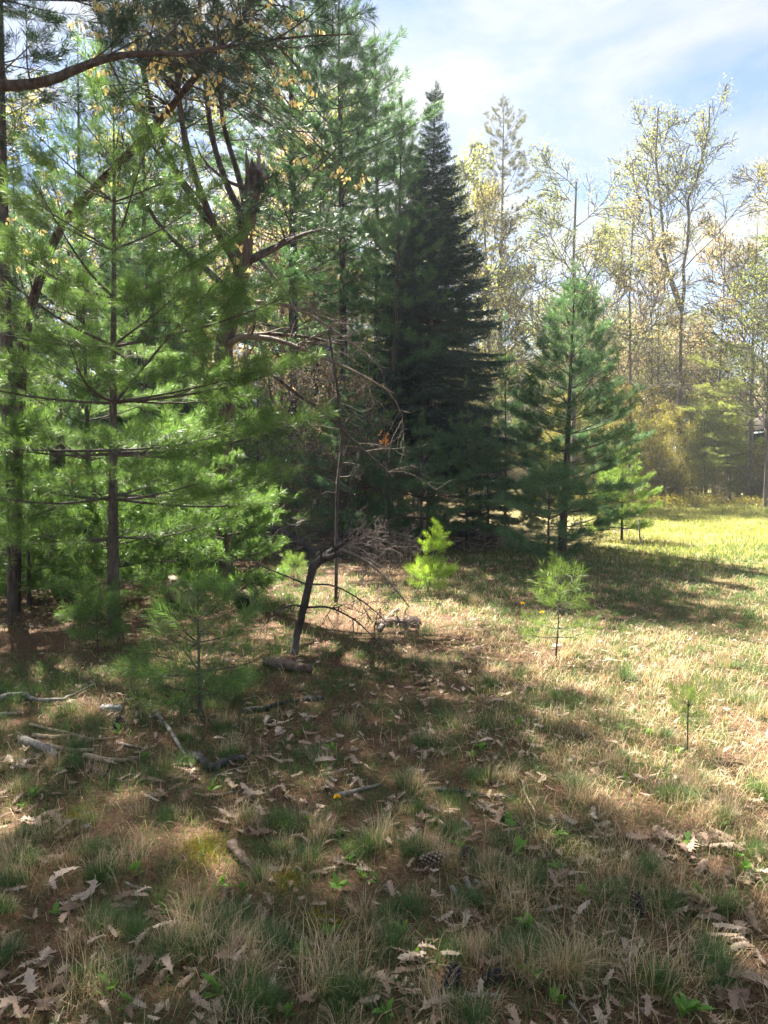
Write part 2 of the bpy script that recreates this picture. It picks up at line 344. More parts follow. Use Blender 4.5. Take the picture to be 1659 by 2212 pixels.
# ------------------------------------------------------------------ foliage generators
def needles_on(shoots, per_m, nl, nw, th0=28, th1=62, jit=0.2, down=0.0):
    """thin needles round each shoot (start, direction, length)"""
    S = np.array([s[0] for s in shoots]); D = np.array([nrm(np.asarray(s[1])) for s in shoots]); Ln = np.array([s[2] for s in shoots])
    cnt = np.maximum(4, (per_m * Ln).astype(int)); idx = np.repeat(np.arange(len(S)), cnt); n = len(idx)
    t = rng.random(n); d = D[idx]
    b = S[idx] + d * (Ln[idx] * t)[:, None]
    p = np.cross(d, rng.normal(size=(n, 3))); p /= np.linalg.norm(p, axis=1, keepdims=True) + 1e-9
    th = np.radians(rng.uniform(th0, th1, n)) * (1.12 - 0.35 * t)
    v = d * np.cos(th)[:, None] + p * np.sin(th)[:, None]; v[:, 2] -= down
    l = nl * rng.uniform(1 - jit, 1 + jit, n)
    w = np.cross(v, rng.normal(size=(n, 3))); w /= np.linalg.norm(w, axis=1, keepdims=True) + 1e-9
    w *= (nw * 0.5 * rng.uniform(0.7, 1.3, n))[:, None]
    tip = b + v * l[:, None]; tip[:, 2] -= 0.06 * l
    mid = b + v * (l * 0.5)[:, None]
    V = np.stack([b - w * 0.7, mid + w, tip, mid - w], 1).reshape(-1, 3)
    k = np.arange(n)[:, None] * 4
    return V, np.concatenate([k, k + 1, k + 2, k + 3], 1)

def gen_pine_branch(L, nl=0.09, nw=0.0024, per_m=520, up=0.10, sides=4, bare=0.28, lat=0.5, node=0.17):
    wood = MB(); shoots = []
    t = np.linspace(0, 1, 8)
    P = np.stack([L * t, L * 0.05 * np.sin(t * rng.uniform(1.5, 4) + rng.uniform(0, 6)) * t, L * (up * t ** 2 * rng.uniform(0.6, 1.6) - 0.02 * np.sin(3 * t))], 1)
    wood.tube(P, (0.0075 * L + 0.0035) * (1 - 0.82 * t), sides + 1, cap=False)
    at = lambda u: np.array([np.interp(u, t, P[:, k]) for k in range(3)])
    tan = lambda u: nrm(at(min(1, u + 0.05)) - at(max(0, u - 0.05)))
    m = max(2, int(L * (1 - bare) / node))
    for i in range(m):
        u = bare + (0.97 - bare) * (i + rng.uniform(-0.2, 0.2)) / max(1, m - 1); u = min(max(u, 0.06), 0.98)
        for side in (-1, 1, 0):
            if side == 0 and rng.random() < 0.55: continue
            if side and rng.random() < 0.08: continue
            l = (lat * L * (1 - u) * rng.uniform(0.65, 1.2) + rng.uniform(0.09, 0.16)) * (0.55 if side == 0 else 1)
            l = min(l, 0.85)
            a = R(rng.uniform(38, 62)); T = tan(u)
            d = nrm(T * math.cos(a) + np.array([0, side, 0]) * math.sin(a) + np.array([0, 0, rng.uniform(0.0, 0.25) + (0.8 if side == 0 else 0)]))
            o = at(u); k = 4; tt = np.linspace(0, 1, k)
            Q = o + d * (l * tt)[:, None]; Q[:, 2] += 0.10 * l * tt ** 2; Q[:, 0] += 0.12 * l * tt ** 2
            wood.tube(Q, (0.0035 * l + 0.0018) * (1 - 0.6 * tt), 3, cap=False)
            e = nrm(Q[-1] - Q[-2]); sl = min(l * 0.75, 0.20)
            shoots.append((Q[-1] - e * sl, e, sl + 0.02))
            if l > 0.24:
                for j in range(int(l / 0.11)):
                    uu = rng.uniform(0.3, 0.92); q = o + (Q[-1] - o) * uu
                    s2 = rng.choice([-1, 1]); pd = nrm(np.cross(d, [0, 0, 1])) * s2
                    dd = nrm(d * 0.72 + pd * 0.62 + np.array([0, 0, rng.uniform(0, 0.35)])); sl = rng.uniform(0.09, 0.17) * (1.15 - 0.3 * uu)
                    wood.tube([q, q + dd * sl], [0.0022, 0.0012], 3, cap=False)
                    shoots.append((q + dd * sl * 0.2, dd, sl * 0.85))
    T = tan(1.0); shoots.append((P[-1] - T * min(0.2, L * 0.5), T, min(0.22, L * 0.55)))
    return wood.arrays(), needles_on(shoots, per_m, nl, nw)

def lib_meshes(name, sizes, nvar, **kw):
    out = []
    for L in sizes:
        for k in range(nvar):
            (wv, wf, wq), (nv, nq) = gen_pine_branch(L, **kw)
            out.append((L, build_mesh('branch', wv, wf, wq, True), build_mesh('needles', nv, None, nq), (wv, wq, nv, nq)))
    return out
LIB_NEAR = lib_meshes('near', (0.35, 0.7, 1.2, 1.9), 3, per_m=360, nw=0.0042, nl=0.098)
LIB_SOFT = lib_meshes('soft', (0.35, 0.6), 3, per_m=420, nw=0.0026, nl=0.10, bare=0.3)
LIB_MID = lib_meshes('mid', (0.5, 1.0, 1.7), 3, per_m=340, nw=0.0066, nl=0.098)
LIB_BIG = lib_meshes('big', (1.2, 2.4, 3.6), 3, per_m=240, nw=0.0105, nl=0.12, node=0.24, lat=0.42)
LIB_WISP = lib_meshes('wisp', (0.14, 0.24), 4, per_m=330, nw=0.0021, nl=0.085, bare=0.2, node=0.14)
LIB_TINY = lib_meshes('tiny', (0.14, 0.24), 4, per_m=620, nw=0.0020, nl=0.080, bare=0.1, node=0.12)

def pick(lib, L):
    ds = [abs(math.log(max(L, 0.02) / e[0])) for e in lib]; m = min(ds)
    return random.choice([e for e, d in zip(lib, ds) if d < m + 1e-6])

def trunk_pts(h, wob=0.02, lean=(0, 0), n=14):
    t = np.linspace(0, 1, n)
    a, b = rng.uniform(0, 6, 2)
    return np.stack([lean[0] * t + wob * h * np.sin(3.1 * t + a) * t * (1 - 0.5 * t) - wob * h * 0, lean[1] * t + wob * h * np.sin(2.7 * t + b) * t * (1 - 0.5 * t), h * t], 1)

def whorl_plan(h, cb, lmax, nw, per, peak=0.25, lo=0.75, tip=0.06, elev0=2, elev1=52, power=0.9):
    """(height, length, elevation, azimuth) of every branch of a conifer"""
    out = []
    for i in range(nw):
        f = (i + rng.uniform(-0.15, 0.15)) / max(1, nw - 1); f = min(max(f, 0), 0.985)
        z = cb + (h - cb) * f
        env = (lo + (1 - lo) * f / peak) if f < peak else ((1 - f) / (1 - peak)) ** power
        k = per + random.choice([-1, 0, 0, 1]); a0 = rng.uniform(0, 6.28)
        for j in range(max(3, k)):
            L = max(tip * lmax, lmax * env * rng.uniform(0.72, 1.12))
            out.append((z + rng.uniform(-0.03, 0.03), L, elev0 + (elev1 - elev0) * f ** 1.3 + rng.uniform(-7, 7), a0 + j * 6.283 / k + rng.uniform(-0.3, 0.3)))
    return out

def pine_detailed(name, label, xy, h, r0, plan, lib, nmat, bmat, lean=(0, 0), group=None, wob=0.012, cat='pine tree', leader=True, zs=None):
    z0 = float(hgt(xy[0], xy[1]))
    root = empty(name, (xy[0], xy[1], z0)); tag(root, label, cat, group)
    P = trunk_pts(h, wob, lean); t = np.linspace(0, 1, len(P))
    rad = r0 * (1 - 0.93 * t) + 0.12 * r0 * np.exp(-t * h / 0.15); rad = np.maximum(rad, 0.004)
    P[0, 2] = -0.05
    b = MB(); b.tube(P, rad, 10, cap=True, rough=0.04); link('trunk', b.mesh('trunk'), bmat, root)
    items = list(plan)
    if leader: items.append((h - 0.02, min(0.32, 0.07 * h + 0.06), 86, 0.0))
    for (z, L, el, az) in items:
        e = pick(lib, L); s = L / e[0]
        p = [np.interp(z, P[:, 2], P[:, k]) for k in range(3)]
        o = link('branch', e[1], bmat, root); o.location = p
        o.rotation_euler = (Matrix.Rotation(az, 4, 'Z') @ Matrix.Rotation(-R(el), 4, 'Y') @ Matrix.Rotation(rng.uniform(-0.35, 0.35), 4, 'X')).to_euler()
        o.scale = (s, s, s)
        link('needles', e[2], nmat, o)
    return root

def merged_pine(h, r0, plan, lib, wob=0.012):
    """trunk mesh and crown mesh for pines that stand farther off"""
    P = trunk_pts(h, wob); t = np.linspace(0, 1, len(P)); P[0, 2] = -0.1
    tb = MB(); tb.tube(P, np.maximum(r0 * (1 - 0.93 * t), 0.006), 8, rough=0.05)
    nb = MB()
    for (z, L, el, az) in list(plan) + [(h - 0.03, 0.5, 86, 0.0)]:
        e = pick(lib, L); s = L / e[0]
        p = np.array([np.interp(z, P[:, 2], P[:, k]) for k in range(3)])
        m = np.array((Matrix.Rotation(az, 3, 'Z') @ Matrix.Rotation(-R(el), 3, 'Y') @ Matrix.Rotation(rng.uniform(-0.35, 0.35), 3, 'X'))) * s
        wv, wq, nv, nq = e[3]
        tb.add(wv @ m.T + p, None, wq); nb.add(nv @ m.T + p, None, nq)
    return tb.mesh('trunk'), nb.mesh('crown', False)

def place_tree(name, label, xy, meshes, mats, rz, s=1.0, group=None, cat='tree', kz=1.0):
    root = empty(name, (xy[0], xy[1], float(hgt(xy[0], xy[1]))), rz, s); root.scale = (s, s, s * kz)
    tag(root, label, cat, group)
    link('trunk', meshes[0], mats[0], root); link('crown', meshes[1], mats[1], root)
    return root

def leaf_quads(C, size, asp=0.55, tilt=1.0):
    n = len(C); d = rng.normal(size=(n, 3)); d[:, 2] *= tilt; d /= np.linalg.norm(d, axis=1, keepdims=True)
    w = np.cross(d, rng.normal(size=(n, 3))); w /= np.linalg.norm(w, axis=1, keepdims=True)
    l = size * rng.uniform(0.6, 1.3, n)[:, None]
    V = np.stack([C, C + d * l * 0.5 + w * l * asp * 0.5, C + d * l, C + d * l * 0.5 - w * l * asp * 0.5], 1).reshape(-1, 3)
    k = np.arange(n)[:, None] * 4
    return V, np.concatenate([k, k + 1, k + 2, k + 3], 1)

def hardwood(h, r0, first=0.3, nlimb=10, spread=0.45, leafn=7, lsize=0.09, fork=None, up=0.5, lv3=5, lv2=6, droop=0.0, thin=0.004):
    """trunk+limbs mesh and leaf mesh of a broad-leaved tree in spring"""
    tb = MB(); tips = []
    def seg(p, d, l, r, lev):
        n = (5 if lev < 2 else 4) + (5 if lev == 1 and l > 5 else 0)
        pts = [p]; q = p.copy(); dd = d.copy()
        for i in range(n - 1):
            dd = nrm(dd + rng.normal(size=3) * (0.15 if lev else 0.025) + np.array([0, 0, up * 0.16 if lev else 0.05]) - np.array([0, 0, droop * 0.2 * (lev > 1)]))
            q = q + dd * l / (n - 1); pts.append(q)
        pts = np.array(pts); tt = np.linspace(0, 1, n)
        end = 0.35 if lev < 3 else 0.5
        tb.tube(pts, np.maximum(r * (1 - (1 - end) * tt), thin), (8, 6, 4, 3)[min(lev, 3)], cap=False)
        return pts
    def sub(pts, l, r, lev):
        k = {1: lv2, 2: lv3}[lev]
        for i in range(k):
            u = rng.uniform(0.25, 1.0); p = np.array([np.interp(u, np.linspace(0, 1, len(pts)), pts[:, c]) for c in range(3)])
            T = nrm(pts[-1] - pts[0]); s = nrm(np.cross(T, rng.normal(size=3)))
            d = nrm(T * 0.75 + s * rng.uniform(0.5, 0.95)); ll = l * rng.uniform(0.35, 0.62) * (1.15 - 0.4 * u)
            q = seg(p, d, ll, r * 0.42, lev + 1)
            if lev == 1: sub(q, ll, r * 0.42, 2); tips.extend([q[-1], q[-2]])
            else: tips.extend([q[-1], (q[-1] + q[-2]) / 2, q[1]])
    if fork is None:
        tr = seg(np.array([0, 0, -0.1]), np.array([0, 0, 1.0]), h * 0.93, r0, 0); stems = [(tr, h, r0, first)]
    else:
        fz = h * fork
        tr = seg(np.array([0, 0, -0.1]), np.array([0, 0, 1.0]), fz, r0, 0); stems = []
        for a in (0.1, 3.3, 1.7):
            d = nrm(np.array([math.cos(a) * 0.42, math.sin(a) * 0.2, 1.0])); q = seg(tr[-1], d, h - fz, r0 * 0.5, 1); stems.append((q, h * 0.75, r0 * 0.5, 0.2))
    for (pts, hh, rr, f0) in stems:
        for i in range(nlimb):
            u = f0 + (0.98 - f0) * (i + rng.random()) / nlimb
            p = np.array([np.interp(u, np.linspace(0, 1, len(pts)), pts[:, c]) for c in range(3)])
            az = i * 2.4 + rng.uniform(-0.5, 0.5); el = rng.uniform(0.35, 0.9) * (0.8 + 0.6 * up)
            d = nrm(np.array([math.cos(az), math.sin(az), math.tan(el)])); l = hh * spread * rng.uniform(0.6, 1.0) * (1.12 - 0.8 * u)
            q = seg(p, d, l, rr * (0.42 - 0.25 * u), 1); sub(q, l, rr * (0.42 - 0.25 * u), 1)
    tips = np.array(tips)
    C = np.repeat(tips, leafn, 0) + rng.normal(size=(len(tips) * leafn, 3)) * lsize * 1.9
    V, Q = leaf_quads(C, lsize)
    return tb.mesh('trunk'), build_mesh('crown', V, None, Q)

# ------------------------------------------------------------------ the near pines, each branch a part with its needles
# tall young pine at the left: whorl heights and lengths read off the photograph
plan = []
for z, L, el in ((0.50, 0.55, -4), (0.93, 1.25, -3), (1.36, 1.7, -1), (1.80, 1.85, 2), (2.30, 1.8, 6), (2.85, 1.7, 9), (3.30, 1.55, 14), (3.80, 1.3, 20), (4.25, 1.05, 27), (4.65, 0.75, 34), (5.0, 0.5, 42)):
    k = 5 if L > 1 else 4; a0 = rng.uniform(0, 6.28)
    for j in range(k):
        plan.append((z + rng.uniform(-0.03, 0.03), L * rng.uniform(0.75, 1.08), el + rng.uniform(-6, 6), a0 + j * 6.283 / k + rng.uniform(-0.25, 0.25)))
plan += [(1.80, 2.15, 3, -0.08), (2.30, 2.0, 8, 0.15), (2.85, 1.9, 10, -0.15), (1.38, 1.85, 0, -0.3), (2.28, 1.9, 38, -0.45)]
P1 = (-2.72, 7.4)
pine_detailed('pine_tree', 'tall young pine with bare straight trunk and bright green needles at left', P1, 5.4, 0.058, plan, LIB_NEAR, M['needle'], M['bark_pine'], lean=(0.06, 0))
pine_detailed('pine_tree', 'thinner pine trunk just behind and left of the tall young pine', (-3.62, 9.05), 4.3, 0.05, whorl_plan(4.3, 0.9, 1.35, 9, 5), LIB_NEAR, M['needle'], M['bark_pine'])
pine_detailed('pine_tree', 'skinny pine sapling standing at the left edge of the photo', (-3.93, 7.7), 2.6, 0.026, whorl_plan(2.6, 0.75, 0.85, 6, 4), LIB_NEAR, M['needle'], M['bark_pine'])
g = gp(432, 1545)
pine_detailed('pine_sapling', 'bushy knee-high pine in shade, left of the leaning dead tree', (g[0], g[1]), 0.95, 0.013, whorl_plan(0.95, 0.12, 0.50, 6, 4, elev0=4, elev1=50), LIB_SOFT, M['needle'], M['bark_pine'], cat='pine sapling')
g = gp(238, 1392)
pine_detailed('pine_sapling', 'small pine seedling growing against the foot of the tall young pine', (g[0] - 0.02, g[1] - 0.25), 0.5, 0.008, whorl_plan(0.5, 0.1, 0.26, 4, 5, elev0=15), LIB_TINY, M['needle'], M['bark_pine'], cat='pine sapling')
g = gp(922, 1283)
pine_detailed('pine_sapling', 'sunlit lime green pine sapling with a curved top in the clearing', (g[0], g[1]), 0.80, 0.013, [(0.10, .20, 8, a) for a in (0.3, 3.3, 4.6)] + [(0.22, .25, 12, a) for a in (-0.15, 0.5, 2.9, 3.6, 4.9)] + [(0.27, .20, 38, a) for a in (0.1, 3.2)] + [(0.36, .09, 50, a) for a in (0.5, 2.2, 4.1)] + [(0.55, .12, 25, a) for a in (0.1, 1.4, 2.9, 4.5, 5.5)] + [(0.63, .13, 55, a) for a in (0.2, 2.5, 5.2)], LIB_TINY, M['needle_lime'], M['bark_pine'], lean=(0.17, 0), cat='pine sapling', wob=0.05)
g = gp(1200, 1430)
pine_detailed('pine_sapling', 'slender sunlit pine sapling with sparse tufts in the straw', (g[0], g[1]), 0.70, 0.0085, [(0.20, .17, -4, a) for a in (0.1, 3.3)] + [(0.27, .20, 8, a) for a in (0.2, 2.6, 3.5, 5.6)] + [(0.43, .19, 25, a) for a in (0.3, 1.9, 3.3, 4.9)] + [(0.55, .15, 40, a) for a in (0.0, 1.9, 3.6)], LIB_WISP, M['needle_young'], M['bark_pine'], lean=(0.04, 0), cat='pine sapling')
g = gp(1485, 1622)
pine_detailed('pine_sapling', 'tiny pine seedling with thin stem among dry grass at right', (g[0], g[1]), 0.32, 0.004, [(0.21, .06, 20, a) for a in (0.0, 1.6, 3.1, 4.6)] + [(0.27, .07, 40, a) for a in (0.6, 2.2, 3.6, 5.2)], LIB_TINY, M['needle_young'], M['bark_pine'], cat='pine sapling', leader=False)
g = gp(610, 1290)
pine_detailed('pine_sapling', 'pale green pine seedling in the grass behind the leaning dead tree', (g[0], g[1] + 1.2), 0.32, 0.005, [(0.1, .13, 25, a) for a in (0.0, 1.6, 3.1, 4.6)] + [(0.22, .12, 45, a) for a in (0.6, 2.2, 3.6, 5.2)], LIB_TINY, M['needle_young'], M['bark_pine'], cat='pine sapling')

# ------------------------------------------------------------------ pines in the middle distance
p10 = (3.62, 15.0)
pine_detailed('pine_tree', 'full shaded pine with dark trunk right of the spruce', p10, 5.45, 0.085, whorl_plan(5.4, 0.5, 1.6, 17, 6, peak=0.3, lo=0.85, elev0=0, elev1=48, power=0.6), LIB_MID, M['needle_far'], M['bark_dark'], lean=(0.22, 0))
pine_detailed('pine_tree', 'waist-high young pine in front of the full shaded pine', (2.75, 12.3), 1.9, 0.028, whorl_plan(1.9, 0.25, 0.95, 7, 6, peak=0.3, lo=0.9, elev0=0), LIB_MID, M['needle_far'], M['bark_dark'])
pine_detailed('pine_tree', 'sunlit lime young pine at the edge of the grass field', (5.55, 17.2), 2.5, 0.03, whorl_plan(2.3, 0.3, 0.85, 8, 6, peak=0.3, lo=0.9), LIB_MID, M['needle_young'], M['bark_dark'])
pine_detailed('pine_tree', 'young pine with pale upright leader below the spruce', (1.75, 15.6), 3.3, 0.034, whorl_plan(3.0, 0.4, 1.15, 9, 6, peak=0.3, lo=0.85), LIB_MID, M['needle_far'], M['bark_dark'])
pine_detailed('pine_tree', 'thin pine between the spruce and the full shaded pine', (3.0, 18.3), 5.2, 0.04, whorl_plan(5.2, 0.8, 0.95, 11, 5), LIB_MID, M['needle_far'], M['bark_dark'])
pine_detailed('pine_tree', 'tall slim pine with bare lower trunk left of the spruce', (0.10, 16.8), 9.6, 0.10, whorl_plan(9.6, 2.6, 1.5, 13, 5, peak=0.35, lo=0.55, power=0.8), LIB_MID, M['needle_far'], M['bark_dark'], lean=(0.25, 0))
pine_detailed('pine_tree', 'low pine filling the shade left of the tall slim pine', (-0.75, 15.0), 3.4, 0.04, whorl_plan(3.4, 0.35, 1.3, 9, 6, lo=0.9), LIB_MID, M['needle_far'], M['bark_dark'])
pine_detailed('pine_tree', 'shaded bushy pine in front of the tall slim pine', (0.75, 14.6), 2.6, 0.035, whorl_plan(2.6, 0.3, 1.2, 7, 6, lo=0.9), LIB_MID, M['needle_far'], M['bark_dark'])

# low boughy pines closing the view below the near crowns
for (x_, y_, h_, L_, lab) in ((-4.6, 10.6, 2.3, 1.05, 'low bright pine behind the skinny sapling at the left edge'), (-3.2, 11.3, 2.0, 1.0, 'low bright pine behind the two left trunks'), (-2.85, 12.3, 2.4, 0.9, 'low bright pine at the foot of the old broken pine'), (-5.9, 12.4, 3.0, 1.2, 'bushy pine at the far left edge behind the leaning oak'), (-4.0, 13.6, 3.2, 1.2, 'bushy pine between leaning oak and old broken pine'), (-3.25, 8.7, 1.7, 0.8, 'low pine between the two left trunks'), (-4.35, 9.0, 1.9, 0.85, 'low pine left of the thinner left trunk'), (-1.95, 9.1, 1.9, 0.8, 'low pine directly before the old broken pine trunk'), (-2.9, 9.6, 1.3, 0.75, 'knee-high pine under the boughs of the tall young pine'), (-0.3, 18.9, 3.6, 1.3, 'bushy pine in the gap left of the spruce trunk'), (-2.6, 15.4, 3.8, 1.3, 'bushy pine behind the old broken pine trunk'), (-5.2, 9.4, 2.6, 1.0, 'pine at the left edge beside the leaning oak base')):
    pine_detailed('pine_tree', lab, (x_, y_), h_, 0.014 * h_, whorl_plan(h_, 0.2, L_, int(3 + 2.6 * h_), 6, peak=0.3, lo=0.9, elev0=-2), LIB_MID, M['needle'], M['bark_pine'])

# dark spruce
def spruce_branch(L):
    wood = MB(); shoots = []
    t = np.linspace(0, 1, 6); P = np.stack([L * t, 0 * t, L * (-0.16 * t + 0.16 * t ** 2)], 1)
    wood.tube(P, (0.009 * L + 0.004) * (1 - 0.85 * t), 4, cap=False)
    n = int(L / 0.055)
    for i in range(n):
        u = 0.12 + 0.86 * (i + rng.random()) / n; o = np.array([np.interp(u, t, P[:, k]) for k in range(3)])
        for sd in (-1, 1):
            l = min(0.42 * L * (1 - u) ** 0.8 + 0.07, 0.55) * rng.uniform(0.6, 1.1); d = nrm(np.array([0.72, sd * 0.7, rng.uniform(-0.28, 0.05)]))
            shoots.append((o, d, l))
            if l > 0.2:
                for j in range(3):
                    q = o + d * l * rng.uniform(0.3, 0.9); dd = nrm(d * 0.8 + np.array([0, rng.choice([-1, 1]) * 0.55, rng.uniform(-0.3, 0.1)])); shoots.append((q, dd, rng.uniform(0.06, 0.14)))
    shoots.append((P[-2], nrm(P[-1] - P[-2]), L * 0.25))
    return wood.arrays(), needles_on(shoots, 200, 0.036, 0.0095, 30, 75)
LIB_SPR = []
for L in (0.5, 1.1, 1.8):
    for k in range(3):
        (wv, wf, wq), (nv, nq) = spruce_branch(L); LIB_SPR.append((L, build_mesh('branch', wv, wf, wq, True), build_mesh('needles', nv, None, nq), (wv, wq, nv, nq)))
pine_detailed('spruce_tree', 'dark pointed spruce standing at the centre of the clearing edge', (1.12, 17.6), 10.3, 0.11, whorl_plan(10.3, 1.8, 2.15, 44, 8, peak=0.12, lo=0.75, elev0=-12, elev1=38, power=0.85, tip=0.12), LIB_SPR, M['spruce'], M['bark_dark'], cat='spruce tree')
pine_detailed('spruce_tree', 'small dark spruce in the shade beside the full shaded pine', (2.45, 17.4), 2.8, 0.04, whorl_plan(2.8, 0.4, 0.8, 12, 6, peak=0.15, lo=0.9, elev0=-8, elev1=35), LIB_SPR, M['spruce'], M['bark_dark'], cat='spruce tree')

# tall dark pines behind the broken tree and the spruce
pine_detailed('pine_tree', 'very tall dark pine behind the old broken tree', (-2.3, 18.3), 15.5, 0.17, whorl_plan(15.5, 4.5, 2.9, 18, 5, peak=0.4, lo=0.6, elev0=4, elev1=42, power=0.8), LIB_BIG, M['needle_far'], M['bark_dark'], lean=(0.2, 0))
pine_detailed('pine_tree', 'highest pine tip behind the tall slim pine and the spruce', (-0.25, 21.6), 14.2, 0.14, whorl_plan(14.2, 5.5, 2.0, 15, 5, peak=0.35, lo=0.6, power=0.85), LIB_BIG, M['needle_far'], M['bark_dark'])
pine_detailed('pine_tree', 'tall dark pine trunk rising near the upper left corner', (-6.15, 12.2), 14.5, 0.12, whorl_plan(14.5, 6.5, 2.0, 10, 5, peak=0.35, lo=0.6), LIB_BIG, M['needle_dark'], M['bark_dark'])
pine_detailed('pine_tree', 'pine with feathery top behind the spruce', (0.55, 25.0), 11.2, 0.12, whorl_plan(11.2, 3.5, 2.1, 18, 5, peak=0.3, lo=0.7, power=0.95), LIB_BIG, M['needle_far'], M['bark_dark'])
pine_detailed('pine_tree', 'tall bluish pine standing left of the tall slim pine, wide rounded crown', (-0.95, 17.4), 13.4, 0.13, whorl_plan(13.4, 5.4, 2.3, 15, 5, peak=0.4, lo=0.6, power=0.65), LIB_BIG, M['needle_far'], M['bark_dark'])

# ------------------------------------------------------------------ background pines and hardwoods (shared meshes)
BP = [merged_pine(11, 0.12, whorl_plan(11, 2.5, 2.0, 14, 5, lo=0.6), LIB_BIG), merged_pine(7.5, 0.08, whorl_plan(7.5, 1.0, 1.6, 12, 5, lo=0.8), LIB_BIG), merged_pine(4.5, 0.05, whorl_plan(4.5, 0.4, 1.4, 8, 5, lo=0.9), LIB_BIG)]
HW = [hardwood(15, 0.10, 0.22, 16, 0.34, 3, 0.10, lv2=8, lv3=7, up=0.55, thin=.016), hardwood(12, 0.06, 0.12, 17, 0.30, 3, 0.09, up=0.7, lv2=8, lv3=6, thin=.015), hardwood(17, 0.13, 0.25, 17, 0.40, 4, 0.10, lv2=9, lv3=7, up=0.5, thin=.016), hardwood(8, 0.04, 0.06, 18, 0.34, 4, 0.09, up=0.5, lv2=8, thin=.009), hardwood(14, 0.09, 0.30, 14, 0.42, 3, 0.10, lv2=9, lv3=7, up=0.35, thin=.016)]
FORK = hardwood(20, 0.19, 0.3, 12, 0.30, 2, 0.11, fork=0.50, up=0.6, thin=.016)
bare = hardwood(5.0, 0.03, 0.05, 20, 0.45, 1, 0.06, up=0.15, thin=0.010, lv2=8)

rp = random.Random(3)
def spot(x, y, marks):
    px = 829.5 + x / y * PX_F; k = min(range(len(marks)), key=lambda i: abs(marks[i][0] - px)); return ('left of ' if px < marks[k][0] - 35 else 'right of ' if px > marks[k][0] + 35 else 'in line with ') + marks[k][1]
WOOD_MARKS = [(-60, 'the left edge'), (60, 'the leaning oak'), (190, 'the thinner left trunk'), (250, 'the tall young pine trunk'), (400, 'the bushy knee-high pine'), (520, 'the old broken pine'), (650, 'the leaning dead tree'), (730, 'the grey dead stem'), (838, 'the tall slim pine')]
FIELD_MARKS = [(920, 'the spruce'), (1010, 'the wispy hardwood'), (1085, 'the thin-crowned tall pine'), (1225, 'the full shaded pine'), (1370, 'the lime young pine'), (1475, 'the forked oak'), (1560, 'the reddish-budded hardwood'), (1640, 'the pale feathery conifer')]
DEPTH = lambda y, a, b, c: 'close by' if y < a else 'farther in' if y < b else 'deep in' if y < c else 'deepest'
LEAF_WORD = {'leaf_tan': 'tan-budded', 'leaf_lime': 'lime-leaved', 'leaf_gold': 'gold-leaved', 'leaf_olive': 'olive-leaved'}
for k in range(64):                         # wood behind the near pines, left half
    Yd = rp.uniform(15.5, 40) if k > 24 else rp.uniform(15.5, 24); Xd = rp.uniform(-0.60 * Yd - 3, 0.03 * Yd - 0.6)
    i = rp.choice([0, 1, 1, 2, 2, 2])
    place_tree('pine_tree', ['tall slim', 'mid-sized', 'low bushy'][i] + ' wood pine, ' + DEPTH(Yd, 21, 27, 33) + ', ' + spot(Xd, Yd, WOOD_MARKS), (Xd, Yd), BP[i], (M['bark_dark'], M['needle' if rp.random() < 0.75 else 'needle_far']), rp.uniform(0, 6.28), rp.uniform(0.85, 1.15), 'pines of the wood at left', 'pine tree')
for k in range(44):
    Yd = rp.uniform(19, 50); Xd = rp.uniform(-0.60 * Yd - 3, 0.02 * Yd)
    i = rp.choice([0, 1, 4, 3, 3]); lm = rp.choice(['leaf_tan', 'leaf_tan', 'leaf_lime', 'leaf_gold', 'leaf_lime'])
    place_tree('hardwood_tree', LEAF_WORD[lm] + ' hardwood in the wood, ' + DEPTH(Yd, 26, 34, 42) + ', ' + spot(Xd, Yd, WOOD_MARKS), (Xd, Yd), HW[i], (M['bark_far'], M[lm]), rp.uniform(0, 6.28), rp.uniform(0.8, 1.1), 'hardwoods of the wood at left')

for k in range(34):
    Yd = rp.uniform(42, 62); Xd = rp.uniform(-0.60 * Yd - 2, 0.06 * Yd); i = rp.choice([1, 2, 2])
    place_tree('pine_tree', ['', 'mid-sized', 'low bushy'][i] + ' back-wood pine, ' + DEPTH(Yd, 47, 52, 57) + ', ' + spot(Xd, Yd, WOOD_MARKS), (Xd, Yd), BP[i], (M['bark_dark'], M['needle_young']), rp.uniform(0, 6.28), rp.uniform(0.9, 1.3), 'pines far back in the wood', 'pine tree')
# tree line across the field at right
def far(name, label, px, pyt, Y, mesh, mats, h0, rz, group=None, cat='tree'):
    top = pt(px, pyt, Y); return place_tree(name, label, (top[0], Y), mesh, mats, rz, top[2] / h0, group, cat)
far('hardwood_tree', 'big forked bare oak with dark spreading limbs against the sky', 1480, 265, 41, FORK, (M['bark_far'], M['leaf_lime']), 19.5, 0.0)
jack = merged_pine(18, 0.18, whorl_plan(18, 7.5, 2.6, 14, 4, peak=0.55, lo=0.5, elev0=5, elev1=50, power=0.55), LIB_BIG)
far('pine_tree', 'tall thin-crowned pine rising above the tree line right of the spruce', 1085, 232, 40, jack, (M['bark_far'], M['needle_olive']), 18, 1.0, cat='pine tree')
far('hardwood_tree', 'wispy hardwood just right of the spruce tip', 1010, 285, 37, HW[1], (M['bark_grey'], M['leaf_lime']), 12, 0.4)
far('hardwood_tree', 'orange-tinged hardwood in front of the thin-crowned tall pine', 1065, 370, 36, HW[0], (M['bark_grey'], M['leaf_gold']), 15, 2.0)
far('hardwood_tree', 'yellow-green rounded hardwood above the full shaded pine', 1250, 335, 38, HW[2], (M['bark_grey'], M['leaf_lime']), 17, 3.0)
far('hardwood_tree', 'golden leafy hardwood at the upper right edge of the photo', 1680, 320, 36, HW[2], (M['bark_far'], M['leaf_gold']), 17, 1.2)
